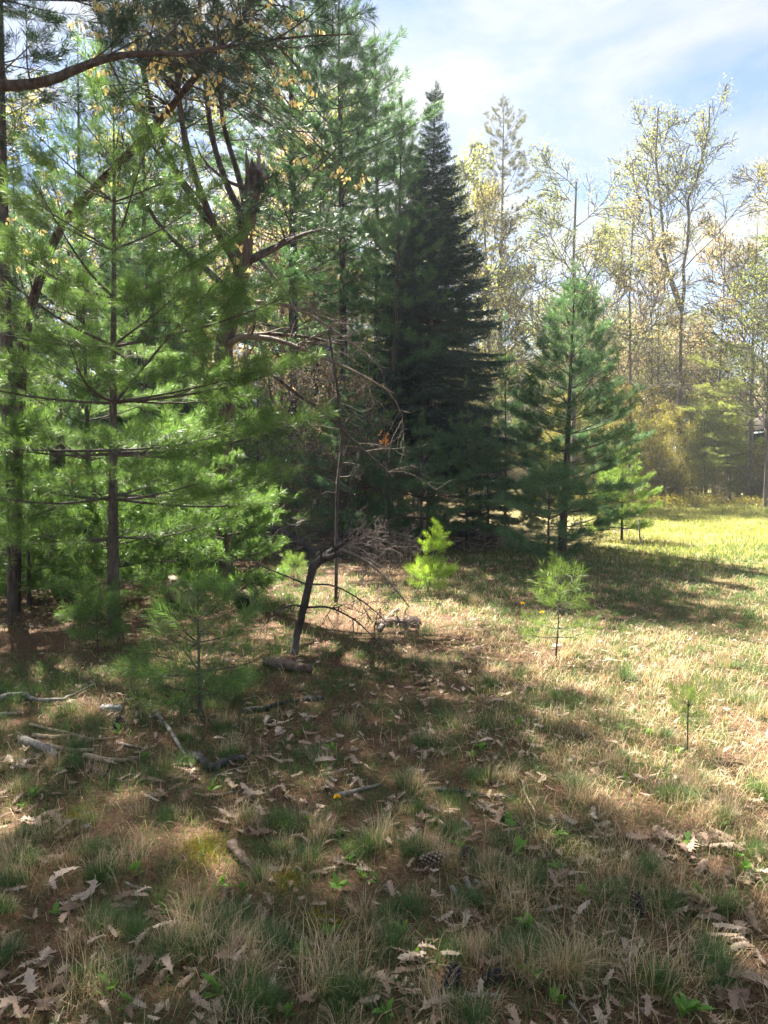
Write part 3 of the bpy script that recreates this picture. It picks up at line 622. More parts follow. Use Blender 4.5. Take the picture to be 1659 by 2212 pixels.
far('hardwood_tree', 'lime green hardwood low at the right edge of the photo', 1670, 470, 33, HW[0], (M['bark_far'], M['leaf_lime']), 15, 5.0)
far('hardwood_tree', 'thin yellow hardwood between the rounded one and the forked oak', 1370, 420, 39, HW[4], (M['bark_grey'], M['leaf_gold']), 14, 4.0)
far('hardwood_tree', 'reddish-budded hardwood left of the forked oak', 1420, 520, 43, HW[1], (M['bark_far'], M['leaf_tan']), 12, 0.9)
far('hardwood_tree', 'reddish-budded hardwood right of the forked oak', 1560, 460, 44, HW[1], (M['bark_far'], M['leaf_tan']), 12, 2.9)
larch = merged_pine(12, 0.13, whorl_plan(12, 1.5, 2.8, 17, 5, peak=0.3, lo=0.8, elev0=-4, elev1=30), LIB_BIG)
far('larch_tree', 'pale green feathery conifer with grey trunk at the right edge of the field', 1637, 480, 37.5, larch, (M['bark_grey'], M['leaf_lime']), 12, 0.0, cat='larch tree')
for k in range(96):                         # rest of the far wood line
    Yd = rp.uniform(44, 66); Xd = rp.uniform(0.02 * Yd, 0.62 * Yd + 2)
    i = rp.choice([0, 1, 4, 2, 3, 4]); lm = rp.choice(['leaf_tan', 'leaf_lime', 'leaf_lime', 'leaf_lime', 'leaf_lime', 'leaf_gold'])
    place_tree('hardwood_tree', ('short ' if i == 3 else 'slim ' if i == 1 else '') + LEAF_WORD[lm] + ' far-line hardwood, ' + DEPTH(Yd, 48, 53, 59) + ', ' + spot(Xd, Yd, FIELD_MARKS), (Xd, Yd), HW[i], (M['bark_far'], M[lm]), rp.uniform(0, 6.28), rp.uniform(0.7, 0.95), 'hardwoods of the far tree line')
for k in range(40):
    Yd = rp.uniform(41, 60); Xd = rp.uniform(0.1 * Yd, 0.64 * Yd)
    place_tree('pine_tree', 'low green far-line pine, ' + DEPTH(Yd, 44, 49, 54) + ', ' + spot(Xd, Yd, FIELD_MARKS), (Xd, Yd), BP[rp.choice([1, 2])], (M['bark_dark'], M['needle_young']), rp.uniform(0, 6.28), rp.uniform(0.7, 1.0), 'pines of the far tree line', 'pine tree')
for k in range(30):                         # grey brush along its foot
    Yd = rp.uniform(35.5, 42); Xd = 1 + (k + rp.random()) * 0.85
    place_tree('bare_bush', 'grey leafless far-line brush, ' + DEPTH(Yd, 37.5, 39, 40.5) + ', ' + spot(Xd, Yd, FIELD_MARKS), (Xd, Yd), bare, (M['bark_far'], M['leaf_olive']), rp.uniform(0, 6.28), rp.uniform(0.3, 0.65), 'brush of the far tree line', 'bush')
for k in range(14):
    Yd = rp.uniform(15, 24); Xd = rp.uniform(-0.4 * Yd, 0.05 * Yd)
    place_tree('bare_bush', 'leafless brush in the wood, ' + DEPTH(Yd, 17, 19, 22) + ', ' + spot(Xd, Yd, WOOD_MARKS), (Xd, Yd), bare, (M['bark_far'], M['leaf_tan']), rp.uniform(0, 6.28), rp.uniform(0.5, 0.9), 'brush inside the wood at left', 'bush')

for k in range(64):
    Yd = rp.uniform(38.0, 47); Xd = 1.5 + (k + rp.random()) * 0.43
    place_tree('leafy_bush', 'leafy far-line bush, ' + DEPTH(Yd, 40, 42, 44) + ', ' + spot(Xd, Yd, FIELD_MARKS), (Xd, Yd), HW[3], (M['bark_far'], M[rp.choice(['leaf_lime', 'leaf_lime', 'leaf_olive'])]), rp.uniform(0, 6.28), rp.uniform(0.35, 0.85), 'leafy bushes of the far tree line', 'bush')
# low yellow-green shrubs along the field edge
def low_shrub(n=420):
    C = rng.normal(size=(n, 3)) * np.array([0.45, 0.35, 0.16]) + np.array([0, 0, 0.28]); C[:, 2] = np.abs(C[:, 2])
    V, Q = leaf_quads(C, 0.075); tb = MB()
    for i in range(24):
        e = C[rng.integers(n)]; tb.tube([[e[0] * 0.2, e[1] * 0.2, 0], e * 0.6, e], [0.006, 0.004, 0.003], 3, cap=False)
    return tb.mesh('stem'), build_mesh('foliage', V, None, Q)
SH = [low_shrub() for _ in range(3)]
for k in range(40):
    Yd = rp.uniform(32, 38); Xd = 6.5 + (k + rp.random()) * 0.42
    root = empty('low_shrub', (Xd, Yd, float(hgt(Xd, Yd))), rp.uniform(0, 6.28), rp.uniform(0.7, 1.3)); tag(root, 'low yellow-green field-edge shrub, ' + DEPTH(Yd, 33.5, 35, 36.5) + ', ' + spot(Xd, Yd, FIELD_MARKS), 'shrub', 'low shrubs along the field edge')
    s = rp.choice(SH); link('stem', s[0], M['bark_far'], root); link('foliage', s[1], M['leaf_olive'], root)

# ------------------------------------------------------------------ broken old trunk with dead limbs
def twigs(mb, P, r0, r1, lev, n, ln, spread=0.9, droop=0.0, k=5, wander=0.22):
    """a dead limb along P with side twigs, all in one mesh"""
    P = np.asarray(P, float); t = np.linspace(0, 1, len(P)); mb.tube(P, r0 + (r1 - r0) * t, k, cap=k > 3, rough=0.12 if k > 4 else 0)
    if lev <= 0: return
    for i in range(n):
        u = rng.uniform(0.2, 1.0); p = np.array([np.interp(u, t, P[:, c]) for c in range(3)])
        T = nrm(P[-1] - P[0]); s = nrm(np.cross(T, rng.normal(size=3))); d = nrm(T * 0.55 + s * spread)
        m = 5; pts = [p]; q = p; l = ln * rng.uniform(0.5, 1.25)
        for j in range(m - 1):
            d = nrm(d + rng.normal(size=3) * wander - np.array([0, 0, droop])); q = q + d * l / (m - 1); pts.append(q)
        rr = (r0 + (r1 - r0) * u) * 0.5
        twigs(mb, pts, max(rr, 0.003), max(rr * 0.3, 0.0018), lev - 1, max(2, n // 2), ln * 0.55, spread, droop, 3, wander)

def limb(name, parent, base, pts, r0, r1, lev, n, ln, mat, **kw):
    mb = MB(); twigs(mb, spline(pts, max(6, 3 * len(pts))) - base, r0, r1, lev, n, ln, **kw); return link(name, mb.mesh(name), mat, parent)

D5 = 10.0
base5 = np.array([pt(478, 1275, D5)[0], D5, 0.0])
snag = empty('broken_tree', base5); tag(snag, 'old broken-topped pine with rugged bark, dead limbs and upswept green boughs', 'pine tree')
tp = spline([base5 + [0, 0, -0.1], pt(482, 1000, D5), pt(488, 840, D5), pt(484, 740, D5), pt(512, 640, D5), pt(524, 560, D5), pt(533, 480, D5), pt(546, 400, D5), pt(550, 372, D5)], 40) - base5
tb = MB(); tb.tube(tp, np.interp(np.linspace(0, 1, 40), [0, .15, .5, .62, 1], [0.15, 0.12, 0.115, 0.115, 0.11]), 14, rough=0.13); link('trunk', tb.mesh('trunk'), M['bark_old'], snag)
top = tp[-1]
for (dx_, h_, r_) in ((-0.09, 0.30, 0.035), (-0.03, 0.20, 0.05), (0.045, 0.42, 0.04), (0.10, 0.16, 0.04), (0.0, 0.12, 0.06)):
    sb = MB(); q = top + np.array([dx_, rng.uniform(-.05, .05), -0.25]); sb.tube([q, q + [0, 0, 0.25], q + [dx_ * 0.15, 0, 0.25 + h_ * 0.6], q + [dx_ * 0.25, 0, 0.25 + h_]], [r_, r_, r_ * 0.55, 0.006], 6, rough=0.2)
    link('splinter', sb.mesh('splinter'), M['wood_grey' if dx_ > 0.04 else 'bark_old'], snag)
limb('limb', snag, base5, [pt(486, 735, D5), pt(560, 722, D5 - .2), pt(660, 728, D5 - .4), pt(740, 745, D5 - .6)], 0.04, 0.014, 2, 9, 0.7, M['bark_old'])
limb('limb', snag, base5, [pt(488, 745, D5), pt(530, 728, D5 - .3), pt(600, 735, D5 - .5), pt(680, 765, D5 - .8), pt(770, 805, D5 - 1.0), pt(850, 850, D5 - 1.1)], 0.045, 0.012, 2, 12, 0.8, M['twig_brown'], droop=0.12)
limb('limb', snag, base5, [pt(500, 655, D5), pt(590, 655, D5 - .3), pt(660, 675, D5 - .5), pt(730, 720, D5 - .8), pt(800, 770, D5 - .8)], 0.035, 0.01, 2, 10, 0.6, M['twig_brown'], droop=0.1)
limb('limb', snag, base5, [pt(560, 560, D5), pt(610, 620, D5 - .4), pt(650, 690, D5 - .5), pt(690, 760, D5 - .6)], 0.022, 0.008, 2, 8, 0.5, M['twig_brown'], droop=0.08)
limb('limb', snag, base5, [pt(540, 565, D5), pt(590, 540, D5 + .2), pt(660, 505, D5 + .4), pt(740, 490, D5 + .6)], 0.045, 0.012, 2, 9, 0.6, M['bark_old'])
limb('limb', snag, base5, [pt(548, 395, D5), pt(575, 385, D5), pt(600, 372, D5)], 0.05, 0.012, 0, 0, 0.1, M['bark_old'])
limb('limb', snag, base5, [pt(545, 410, D5), pt(490, 390, D5), pt(440, 345, D5), pt(420, 300, D5)], 0.03, 0.008, 2, 7, 0.5, M['bark_old'])
limb('limb', snag, base5, [pt(486, 850, D5), pt(560, 800, D5 - .5), pt(640, 850, D5 - .9), pt(720, 910, D5 - 1.1), pt(800, 985, D5 - 1.2), pt(850, 1030, D5 - 1.2)], 0.03, 0.008, 2, 11, 0.6, M['bark_old'], droop=0.1)
limb('limb', snag, base5, [pt(490, 690, D5), pt(440, 640, D5), pt(380, 620, D5 - .4)], 0.03, 0.008, 2, 7, 0.5, M['bark_old'])
for bough in ([(545, 560, 0), (430, 450, 0), (350, 300, 0), (300, 100, 0), (290, -120, 0), (300, -330, 0)], [(545, 480, 0), (500, 420, .3), (460, 300, .5), (440, 140, .6), (430, -30, .6), (430, -230, .6)], [(530, 600, 0), (460, 480, -.4), (400, 300, -.6), (380, 100, -.7), (380, -160, -.7), (380, -340, -.7)], [(545, 560, 0), (620, 520, .4), (700, 490, .8)], [(538, 520, 0), (520, 400, 1.0), (480, 250, 1.2), (470, 50, 1.3), (470, -220, 1.3)], [(512, 640, 0), (420, 560, -.3), (340, 480, -.5), (290, 380, -.6)]):
    C_ = spline([pt(x, y, D5 + d) for x, y, d in bough], 24) - base5
    mb = MB(); mb.tube(C_, np.linspace(0.055, 0.012, 24), 7, rough=0.1); link('bough', mb.mesh('bough'), M['bark_dark'], snag)
    nq_ = 24 if len(bough) > 4 else 7
    for q in range(nq_):
        u = 0.42 + 0.58 * q / (nq_ - 1); p_ = np.array([np.interp(u, np.linspace(0, 1, 24), C_[:, c]) for c in range(3)]); L_ = rng.uniform(0.65, 1.2) * (1.1 - 0.25 * u); e = pick(LIB_MID, L_)
        o = link('branch', e[1], M['bark_dark'], snag); o.location = p_; o.scale = (L_ / e[0],) * 3
        o.rotation_euler = (Matrix.Rotation(q * 2.4 + rng.uniform(-.4, .4), 4, 'Z') @ Matrix.Rotation(-R(rng.uniform(-5, 35)), 4, 'Y')).to_euler(); link('needles', e[2], M['needle_dark'], o)
# bare grey dead stem hanging upright in the tangle
dd = empty('dead_tree', pt(725, 1095, 8.9)); b0 = np.array(dd.location); tag(dd, 'grey dead stem standing upright in the tangle of dry twigs at centre', 'dead tree')
dd.location.z = 0.0; b0[2] = 0.0
limb('stem', dd, b0, [np.array([b0[0], b0[1], -0.05]), pt(728, 1070, 8.9), pt(738, 960, 8.9), pt(730, 850, 8.9), pt(718, 770, 8.9), pt(710, 712, 8.9)], 0.022, 0.012, 2, 12, 0.45, M['bark_dark'], droop=0.12)

limb('limb', dd, b0, [pt(735, 930, 8.9), pt(760, 900, 8.8), pt(790, 905, 8.7), pt(815, 940, 8.6)], 0.012, 0.004, 2, 8, 0.3, M['bark_dark'], droop=0.12)
# leaning oak with new yellow leaves, left
D6 = 8.4
ob = gp(30, 1322); oak = empty('oak_tree', ob); tag(oak, 'leaning oak with yellow new leaves curving in from the left edge', 'oak tree')
op = [ob + [0, 0, -0.1], pt(38, 1000, ob[1]), pt(52, 740, D6), pt(80, 620, D6), pt(130, 495, D6), pt(215, 395, D6), pt(300, 310, 8.0), pt(375, 225, 7.6), pt(450, 130, 7.2), pt(510, 60, 6.9), pt(560, -40, 6.6)]
tb = MB(); P_ = spline(op, 40) - ob; tb.tube(P_, np.interp(np.linspace(0, 1, 40), [0, .5, 1], [0.06, 0.048, 0.016]), 10, rough=0.08); link('trunk', tb.mesh('trunk'), M['bark_old'], oak)
clusters = [(265, 22), (330, 50), (440, 12), (385, 80), (495, 70), (500, 120), (525, 135), (537, 143), (600, 150), (606, 165), (597, 190), (622, 172), (450, 190), (456, 222), (500, 217), (530, 205), (480, 250), (605, 340), (640, 345), (662, 340), (690, 330), (720, 375), (735, 360), (770, 400), (785, 382), (632, 76), (650, 60), (646, 15), (420, 60), (360, 110), (300, 90), (250, 70), (400, 150), (340, 170), (560, 100), (580, 60), (540, 20), (470, 40), (210, 120), (180, 60), (235, 190), (265, 265), (205, 300), (155, 330), (90, 370), (70, 340), (120, 420), (250, 400), (60, 540), (40, 580), (120, 560), (90, 500), (330, 300), (545, 505), (520, 530), (512, 560), (540, 580), (20, 470), (655, 160), (640, 165), (425, 100), (450, 95), (480, 110), (500, 30), (560, 55), (385, 30), (310, 20), (620, 110), (745, 385), (470, 165), (390, 120), (345, 45)]
clusters += [(rp.uniform(160, 690), rp.uniform(-10, 240)) for _ in range(46)]
anchors = P_ + ob
for (cx, cy) in clusters:
    d_ = 6.35 + 0.002 * max(0, cy) + rng.uniform(-0.3, 0.3) if cy < 300 else 8.0 + rng.uniform(-.5, .3)
    c = pt(cx, cy, d_); i = int(np.argmin(np.linalg.norm(anchors - c - np.array([-0.25, 0, -0.3]), axis=1))); a = anchors[i]
    mb = MB(); mid = (a + c) / 2 + np.array([0, 0, 0.10]) + rng.normal(size=3) * 0.05
    mb.tube(spline([a - ob, mid - ob, c + [0, 0, 0.02] - ob], 7), np.linspace(0.009, 0.003, 7), 4, cap=False)
    s = link('sprig', mb.mesh('sprig'), M['bark_old'], oak)
    n = 9; C = (c - ob) + rng.normal(size=(n, 3)) * [0.025, 0.025, 0.02]
    dv = np.stack([rng.normal(size=n) * 0.5, rng.normal(size=n) * 0.5, -rng.uniform(0.5, 1.0, n)], 1); dv /= np.linalg.norm(dv, axis=1, keepdims=True)
    w = np.cross(dv, rng.normal(size=(n, 3))); w /= np.linalg.norm(w, axis=1, keepdims=True); l = rng.uniform(0.035, 0.06, n)[:, None]
    V = np.stack([C, C + dv * l * 0.55 + w * l * 0.28, C + dv * l, C + dv * l * 0.55 - w * l * 0.28], 1).reshape(-1, 3); k = np.arange(n)[:, None] * 4
    link('leaf_cluster', build_mesh('leaf_cluster', V, None, np.concatenate([k, k + 1, k + 2, k + 3], 1)), M['leaf_yellow'], s)['kind'] = 'stuff'

# pine out of frame at left whose limb reaches across the top
lb = np.array([-5.2, 6.2, 0.0]); lp = empty('pine_tree', lb); tag(lp, 'dark pine limb reaching across the upper left from a tree outside the photo', 'pine tree')
tb = MB(); P_ = trunk_pts(13, 0.008); P_[0, 2] = -0.1; t_ = np.linspace(0, 1, len(P_)); tb.tube(P_, 0.17 * (1 - 0.9 * t_) + 0.01, 12, rough=0.08); link('trunk', tb.mesh('trunk'), M['bark_dark'], lp)
Lp = [np.array([-5.15, 6.2, 4.7]), pt(-40, 186, 6.1), pt(90, 178, 6.0), pt(170, 147, 6.0), pt(250, 122, 6.0), pt(330, 115, 6.0), pt(400, 117, 6.0), pt(450, 106, 6.0), pt(520, 97, 6.0), pt(640, 80, 6.0), pt(760, 74, 6.0)]
mb = MB(); Ls = spline(Lp, 30) - lb; mb.tube(Ls, np.interp(np.linspace(0, 1, 30), [0, .15, .5, 1], [0.055, 0.042, 0.022, 0.005]), 8, rough=0.06); limb_o = link('limb', mb.mesh('limb'), M['bark_dark'], lp)
foliage_at = [(Ls[i_], rng.uniform(0.35, 0.9)) for i_ in rng.integers(3, 29, 18)]
for (ax, ay, az_, ex_, ey_, ez_, nb_) in ((-5.2, 6.2, 5.2, -2.6, 7.0, 5.9, 8), (-5.2, 6.2, 6.9, -1.0, 8.6, 8.0, 26), (-5.2, 6.2, 6.6, -2.2, 8.6, 7.6, 24), (-5.2, 6.2, 7.4, -0.6, 7.8, 8.4, 26), (-5.2, 6.2, 6.4, -3.2, 8.0, 7.3, 18), (-5.2, 6.2, 7.9, -2.0, 7.4, 8.8, 24), (-5.2, 6.2, 7.6, -1.2, 8.2, 7.9, 24)):  # all but the first: unseen limbs added above the frame to shade the foreground
    Lq = spline([[ax, ay, az_], [(ax + ex_) / 2, (ay + ey_) / 2, (az_ + ez_) / 2 + .12], [ex_, ey_, ez_]], 14) - lb
    mb = MB(); mb.tube(Lq, np.linspace(.045, .006, 14), 6, rough=.06); link('limb', mb.mesh('limb'), M['bark_dark'], lp)
    foliage_at += [(Lq[i_], rng.uniform(.7, 1.3)) for i_ in rng.integers(4, 14, nb_)]
for (q, L_) in foliage_at:
    e = pick(LIB_NEAR, L_); o = link('branch', e[1], M['bark_dark'], lp); o.location = q
    o.rotation_euler = (rng.uniform(-.5, .5), R(rng.uniform(-45, 35)), rng.uniform(-1.6, 1.6)); link('needles', e[2], M['needle_dark'], o)
for (z, L, el, az) in whorl_plan(13, 4.6, 2.6, 11, 5, peak=0.3, lo=0.75):
    e = pick(LIB_BIG, L); s_ = L / e[0]; o = link('branch', e[1], M['bark_dark'], lp); o.location = (np.interp(z, P_[:, 2], P_[:, 0]), np.interp(z, P_[:, 2], P_[:, 1]), z)
    o.rotation_euler = (Matrix.Rotation(az, 4, 'Z') @ Matrix.Rotation(-R(el), 4, 'Y')).to_euler(); o.scale = (s_,) * 3; link('needles', e[2], M['needle_dark'], o)

# leaning dead tree in the clearing
D8 = 6.45
b8 = gp(632, 1420); b8[2] = 0; dt = empty('dead_tree', b8); tag(dt, 'small leaning dead tree with bent top and tangled grey twigs in the clearing', 'dead tree')
tb = MB(); P_ = spline([b8 + [0, 0, -0.08], pt(640, 1380, D8), pt(652, 1330, D8), pt(664, 1280, D8), pt(678, 1215, D8)], 16) - b8
tb.tube(P_, np.interp(np.linspace(0, 1, 16), [0, .2, .9, 1], [0.042, 0.033, 0.034, 0.045]), 10, rough=0.12); link('trunk', tb.mesh('trunk'), M['bark_dark'], dt)
limb('limb', dt, b8, [pt(678, 1222, D8), pt(705, 1200, D8), pt(735, 1178, D8 - .1), pt(752, 1165, D8 - .15)], 0.042, 0.018, 1, 8, 0.25, M['bark_dark'])
limb('limb', dt, b8, [pt(675, 1225, D8), pt(690, 1212, D8 - .05), pt(712, 1203, D8 - .1), pt(728, 1198, D8 - .1)], 0.045, 0.022, 1, 4, 0.15, M['bark_dark'])
limb('limb', dt, b8, [pt(735, 1185, D8 - .1), pt(780, 1205, D8 - .3), pt(820, 1235, D8 - .5), pt(860, 1280, D8 - .6), pt(885, 1312, D8 - .65)], 0.016, 0.004, 2, 11, 0.32, M['twig_brown'], droop=0.12, wander=0.4)
for (ex, ey, dz) in ((870, 1185, .0), (890, 1160, .2), (850, 1215, -.2), (830, 1240, -.4), (800, 1150, .2), (900, 1200, .1)):
    limb('limb', dt, b8, [pt(738, 1180, D8 - .1), pt((738 + ex) / 2, (1180 + ey) / 2 - 22, D8 - .2 + dz / 2), pt(ex, ey, D8 - .2 + dz)], 0.008, 0.003, 2, 9, 0.24, M['twig_brown'], wander=0.55)
limb('limb', dt, b8, [pt(663, 1312, D8), pt(630, 1308, D8 - .1), pt(595, 1325, D8 - .2), pt(570, 1352, D8 - .3)], 0.011, 0.004, 1, 8, 0.15, M['bark_dark'], droop=0.2)
limb('limb', dt, b8, [pt(662, 1312, D8), pt(710, 1312, D8 - .1), pt(760, 1335, D8 - .2), pt(800, 1370, D8 - .3), pt(840, 1418, D8 - .4)], 0.011, 0.003, 2, 12, 0.2, M['bark_dark'], droop=0.25)
limb('limb', dt, b8, [pt(672, 1262, D8), pt(720, 1265, D8 - .1), pt(770, 1290, D8 - .2), pt(810, 1320, D8 - .3), pt(835, 1345, D8 - .3)], 0.009, 0.003, 2, 10, 0.2, M['bark_dark'], droop=0.2)
limb('limb', dt, b8, [pt(670, 1266, D8), pt(620, 1245, D8 + .2), pt(570, 1225, D8 + .3), pt(530, 1205, D8 + .4)], 0.009, 0.003, 1, 6, 0.15, M['bark_dark'])

# other dead wood standing: broken stub behind the left pines, sapling with withered leaves
b9 = gp(128, 1268); st = empty('broken_stub', b9); tag(st, 'dark broken tree stub with a pointed splinter behind the left pines', 'dead tree')
tb = MB(); zt = pt(132, 872, b9[1])[2]; tb.tube([[0, 0, -.1], [0, 0, 1], [0.02, 0, zt - 0.55], [0.03, 0, zt - 0.35], [0.08, 0, zt]], [0.11, 0.10, 0.10, 0.08, 0.01], 12, rough=0.15); link('trunk', tb.mesh('trunk'), M['bark_dark'], st)
mb = MB(); twigs(mb, [[0, 0, zt - .6], [-.2, -.1, zt - .65], [-.4, -.1, zt - .6]], .02, .006, 2, 10, .3); link('limb', mb.mesh('limb'), M['bark_dark'], st)
for (px, py, d_, lab) in ((160, 1020, 10.5, 'thin sapling holding a withered orange leaf tuft behind the left pines'), (830, 950, 13.5, 'thin sapling with a few orange leaves in the central tangle')):
    c = pt(px, py, d_); so = empty('oak_sapling', (c[0], c[1], 0)); tag(so, lab, 'sapling')
    mb = MB(); mb.tube(spline([[0.05, 0, -.05], [0.03, 0, c[2] * .5], [0, 0, c[2]], [-.02, 0, c[2] + .25]], 8), np.linspace(.014, .003, 8), 5); link('stem', mb.mesh('stem'), M['bark_dark'], so)
    V, Q = leaf_quads(np.array([0, 0, c[2]]) + rng.normal(size=(26, 3)) * [.07, .07, .08], 0.085); link('leaves', build_mesh('leaves', V, None, Q), M['leaf_orange'], so)

# ------------------------------------------------------------------ shed at the right edge (only its eave corner shows)
c = pt(1650, 931, 43.0); sx, sy, sz = c
shed = empty('shed', (sx + 0.6, sy + 0.4, 0)); tag(shed, 'dark roof corner of a wooden shed at the right edge beyond the field', 'shed')
for i in range(14):
    for (x0, y0, x1, y1) in ((0, i * 0.3, 0.05, i * 0.3 + 0.285),):
        mb = MB(); z1 = sz - 0.05
        V = [[x, y, z] for z in (0, z1) for (x, y) in ((x0, y0), (x1, y0), (x1, y1), (x0, y1))]
        mb.add(V, None, [[0, 1, 5, 4], [1, 2, 6, 5], [2, 3, 7, 6], [3, 0, 4, 7], [4, 5, 6, 7]]); link('board', mb.mesh('board', False), M['board'], shed)
for i in range(16):
    mb = MB(); x0 = 0.055 + i * 0.3; x1 = x0 + 0.285; z1 = sz + min(x0, 4.9 - x1 + 0.055) * 0.7
    V = [[x, y, z] for z in (0, max(z1, sz - .05)) for (x, y) in ((x0, 0), (x1, 0), (x1, 0.05), (x0, 0.05))]
    mb.add(V, None, [[0, 1, 5, 4], [1, 2, 6, 5], [2, 3, 7, 6], [3, 0, 4, 7], [4, 5, 6, 7]]); link('board', mb.mesh('board', False), M['board'], shed)
for sgn in (0, 1):
    xa, xb = (-0.6, 2.45) if sgn == 0 else (5.5, 2.45)
    za, zb = sz, sz + 3.05 * 0.85
    mb = MB(); V = []
    for (x, z) in ((xa, za), (xb, zb)):
        for y in (-0.45, 4.6):
            V += [[x, y, z], [x, y, z + 0.12]]
    mb.add(V, None, [[0, 2, 3, 1], [4, 5, 7, 6], [0, 1, 5, 4], [2, 6, 7, 3], [1, 3, 7, 5], [0, 4, 6, 2]]); rf = link('roof', mb.mesh('roof', False), M['roof'], shed)
    mb = MB(); V = []
    for (x, z) in ((xa, za - 0.04), (xb, zb - 0.04)):
        for y in (-0.49, -0.455): V += [[x, y, z], [x, y, z + 0.17]]
    mb.add(V, None, [[0, 2, 3, 1], [4, 5, 7, 6], [0, 1, 5, 4], [2, 6, 7, 3], [1, 3, 7, 5], [0, 4, 6, 2]]); link('fascia', mb.mesh('fascia', False), M['fascia'], rf)

# ------------------------------------------------------------------ logs, brush and sticks on the ground
def gl(px, py, lift=0.0):
    p = gp(px, py); p[2] = float(hgt(p[0], p[1])) + lift; return p
def stick(label, pts, r, mat, name='stick', cat='stick', k=6, rough=0.12, r_end=None, forks=(), n=None):
    """a stick lying on the ground along picture points; r in pixels at its own distance"""
    g0 = gl(*pts[0]); sc = g0[1] / PX_F
    rad = r * sc
    P = np.array([gl(x, y, rad * 0.75) for (x, y) in pts]); S = spline(P, n or max(5, 3 * len(P)))
    S[:, 2] += rng.uniform(0, 0.4, len(S)) * rad
    o = empty(name, P[0]) if forks else None
    mb = MB(); t = np.linspace(0, 1, len(S)); e = rad * (0.45 if r_end is None else r_end)
    mb.tube(S - P[0], rad + (e - rad) * t, k, rough=rough)
    if forks:
        link('shaft', mb.mesh('shaft'), M[mat], o)
        for f in forks:
            F_ = np.array([gl(x, y, rad * 1.2) for (x, y) in f]); fb = MB(); fb.tube(spline(F_, 5) - P[0], np.linspace(rad * .6, rad * .3, 5), 5, rough=.1); link('fork', fb.mesh('fork'), M[mat], o)
    else:
        o = link(name, mb.mesh(name), M[mat]); o.location = P[0]
    tag(o, label, cat); return o
stick('dark bent branch lying at the left edge below the skinny sapling', [(-20, 1522), (0, 1516), (25, 1509), (55, 1508), (75, 1519), (130, 1522), (165, 1508), (210, 1488)], 9, 'wood_grey', r_end=0.12)
stick('short grey stub of wood at the left edge below the bent branch', [(-15, 1548), (20, 1543), (45, 1539)], 6, 'wood_grey')
stick('straight pale grey stick with a small fork pointing at the charred log', [(334, 1546), (360, 1579), (385, 1614), (415, 1654)], 5.5, 'wood_grey', forks=[[(340, 1553), (352, 1549)]])
stick('long thin tan stick on top of the split wood pile at left', [(65, 1565), (125, 1579), (170, 1596), (205, 1604), (260, 1598)], 4, 'wood_pale')
stick('thick grey piece at the left end of the split wood pile', [(50, 1602), (90, 1624), (128, 1646)], 10, 'wood_grey', r_end=0.7)
stick('yellowish split piece at the back of the wood pile at left', [(72, 1591), (110, 1596), (152, 1596)], 6, 'wood_pale', r_end=0.6)
stick('yellowish split piece in the middle of the wood pile at left', [(100, 1617), (150, 1630), (202, 1628)], 6.5, 'wood_pale', r_end=0.6)
stick('broad tan split piece at the front right of the wood pile at left', [(183, 1640), (245, 1652), (302, 1643)], 7, 'wood_pale', r_end=0.5)
stick('brownish stick slanting below the split wood pile at left', [(185, 1659), (215, 1676), (262, 1690)], 7, 'wood_brown')
stick('grey strip of wood right of the split wood pile', [(252, 1610), (280, 1618), (305, 1621)], 3.5, 'wood_grey')
stick('charred curved log lying at the end of the pale grey stick', [(420, 1634), (440, 1648), (465, 1658), (490, 1645), (532, 1638)], 11, 'wood_char', name='charred_log', cat='log', k=9, rough=0.2, r_end=0.6)
stick('thin dark twig reaching left from the charred curved log', [(320, 1692), (380, 1674), (445, 1661)], 2.5, 'wood_brown')
stick('thin pale twig reaching right from the charred curved log', [(465, 1669), (505, 1654), (558, 1646)], 2.2, 'wood_grey')
stick('dark stick lying among leaves below the charred curved log', [(457, 1719), (510, 1704), (592, 1684)], 4, 'wood_brown')
stick('bleached white stick beside pale oak leaves at centre', [(722, 1722), (760, 1716), (822, 1706)], 6, 'wood_grey', r_end=0.6)
stick('short dark log lying at the foot of the leaning dead tree', [(575, 1443), (625, 1451), (672, 1456)], 13, 'wood_brown', name='log', cat='log', k=10, rough=0.15, r_end=0.75)
stick('charred stick with grey end below the short dark log', [(525, 1544), (575, 1536), (610, 1526), (648, 1523)], 6.5, 'wood_char')
stick('long dark twig along the ground at lower left', [(-10, 1718), (100, 1715), (262, 1704)], 2.6, 'wood_brown')
stick('broken black stick in the grass right of centre', [(940, 1715), (1000, 1717), (1068, 1730), (1115, 1727)], 6, 'wood_char')
stick('reddish crooked twig right of the broken black stick', [(1130, 1694), (1135, 1719), (1157, 1760)], 3.2, 'wood_pale')
stick('thin brown twig in dry grass above the reddish crooked twig', [(1197, 1679), (1230, 1685), (1268, 1703)], 3, 'wood_brown')
stick('tan bent twig in the sunlit straw at right', [(1403, 1690), (1440, 1680), (1472, 1690)], 4, 'wood_pale')
stick('barky grey stick below the dark pine cone pair', [(1005, 1912), (1030, 1952)], 7, 'wood_grey', r_end=0.8)
stick('split grey stick slanting left of the barky grey stick', [(976, 1928), (990, 1948), (1014, 1972)], 6.5, 'wood_grey', r_end=0.7)
stick('forked grey chip right of the barky grey stick', [(1025, 1915), (1045, 1922), (1070, 1916)], 4.5, 'wood_grey', forks=[[(1045, 1922), (1060, 1932)]])
stick('upright pale chip of wood in the grass at lower centre right', [(1136, 1963), (1138, 1994)], 5.5, 'wood_pale', r_end=0.8)
stick('small dark curved stick under the upright pale chip', [(1118, 1996), (1140, 2004), (1162, 2006)], 4, 'wood_brown')
stick('short rounded grey chip right of the upright pale chip', [(1180, 1980), (1205, 1970)], 6, 'wood_grey', r_end=0.7)
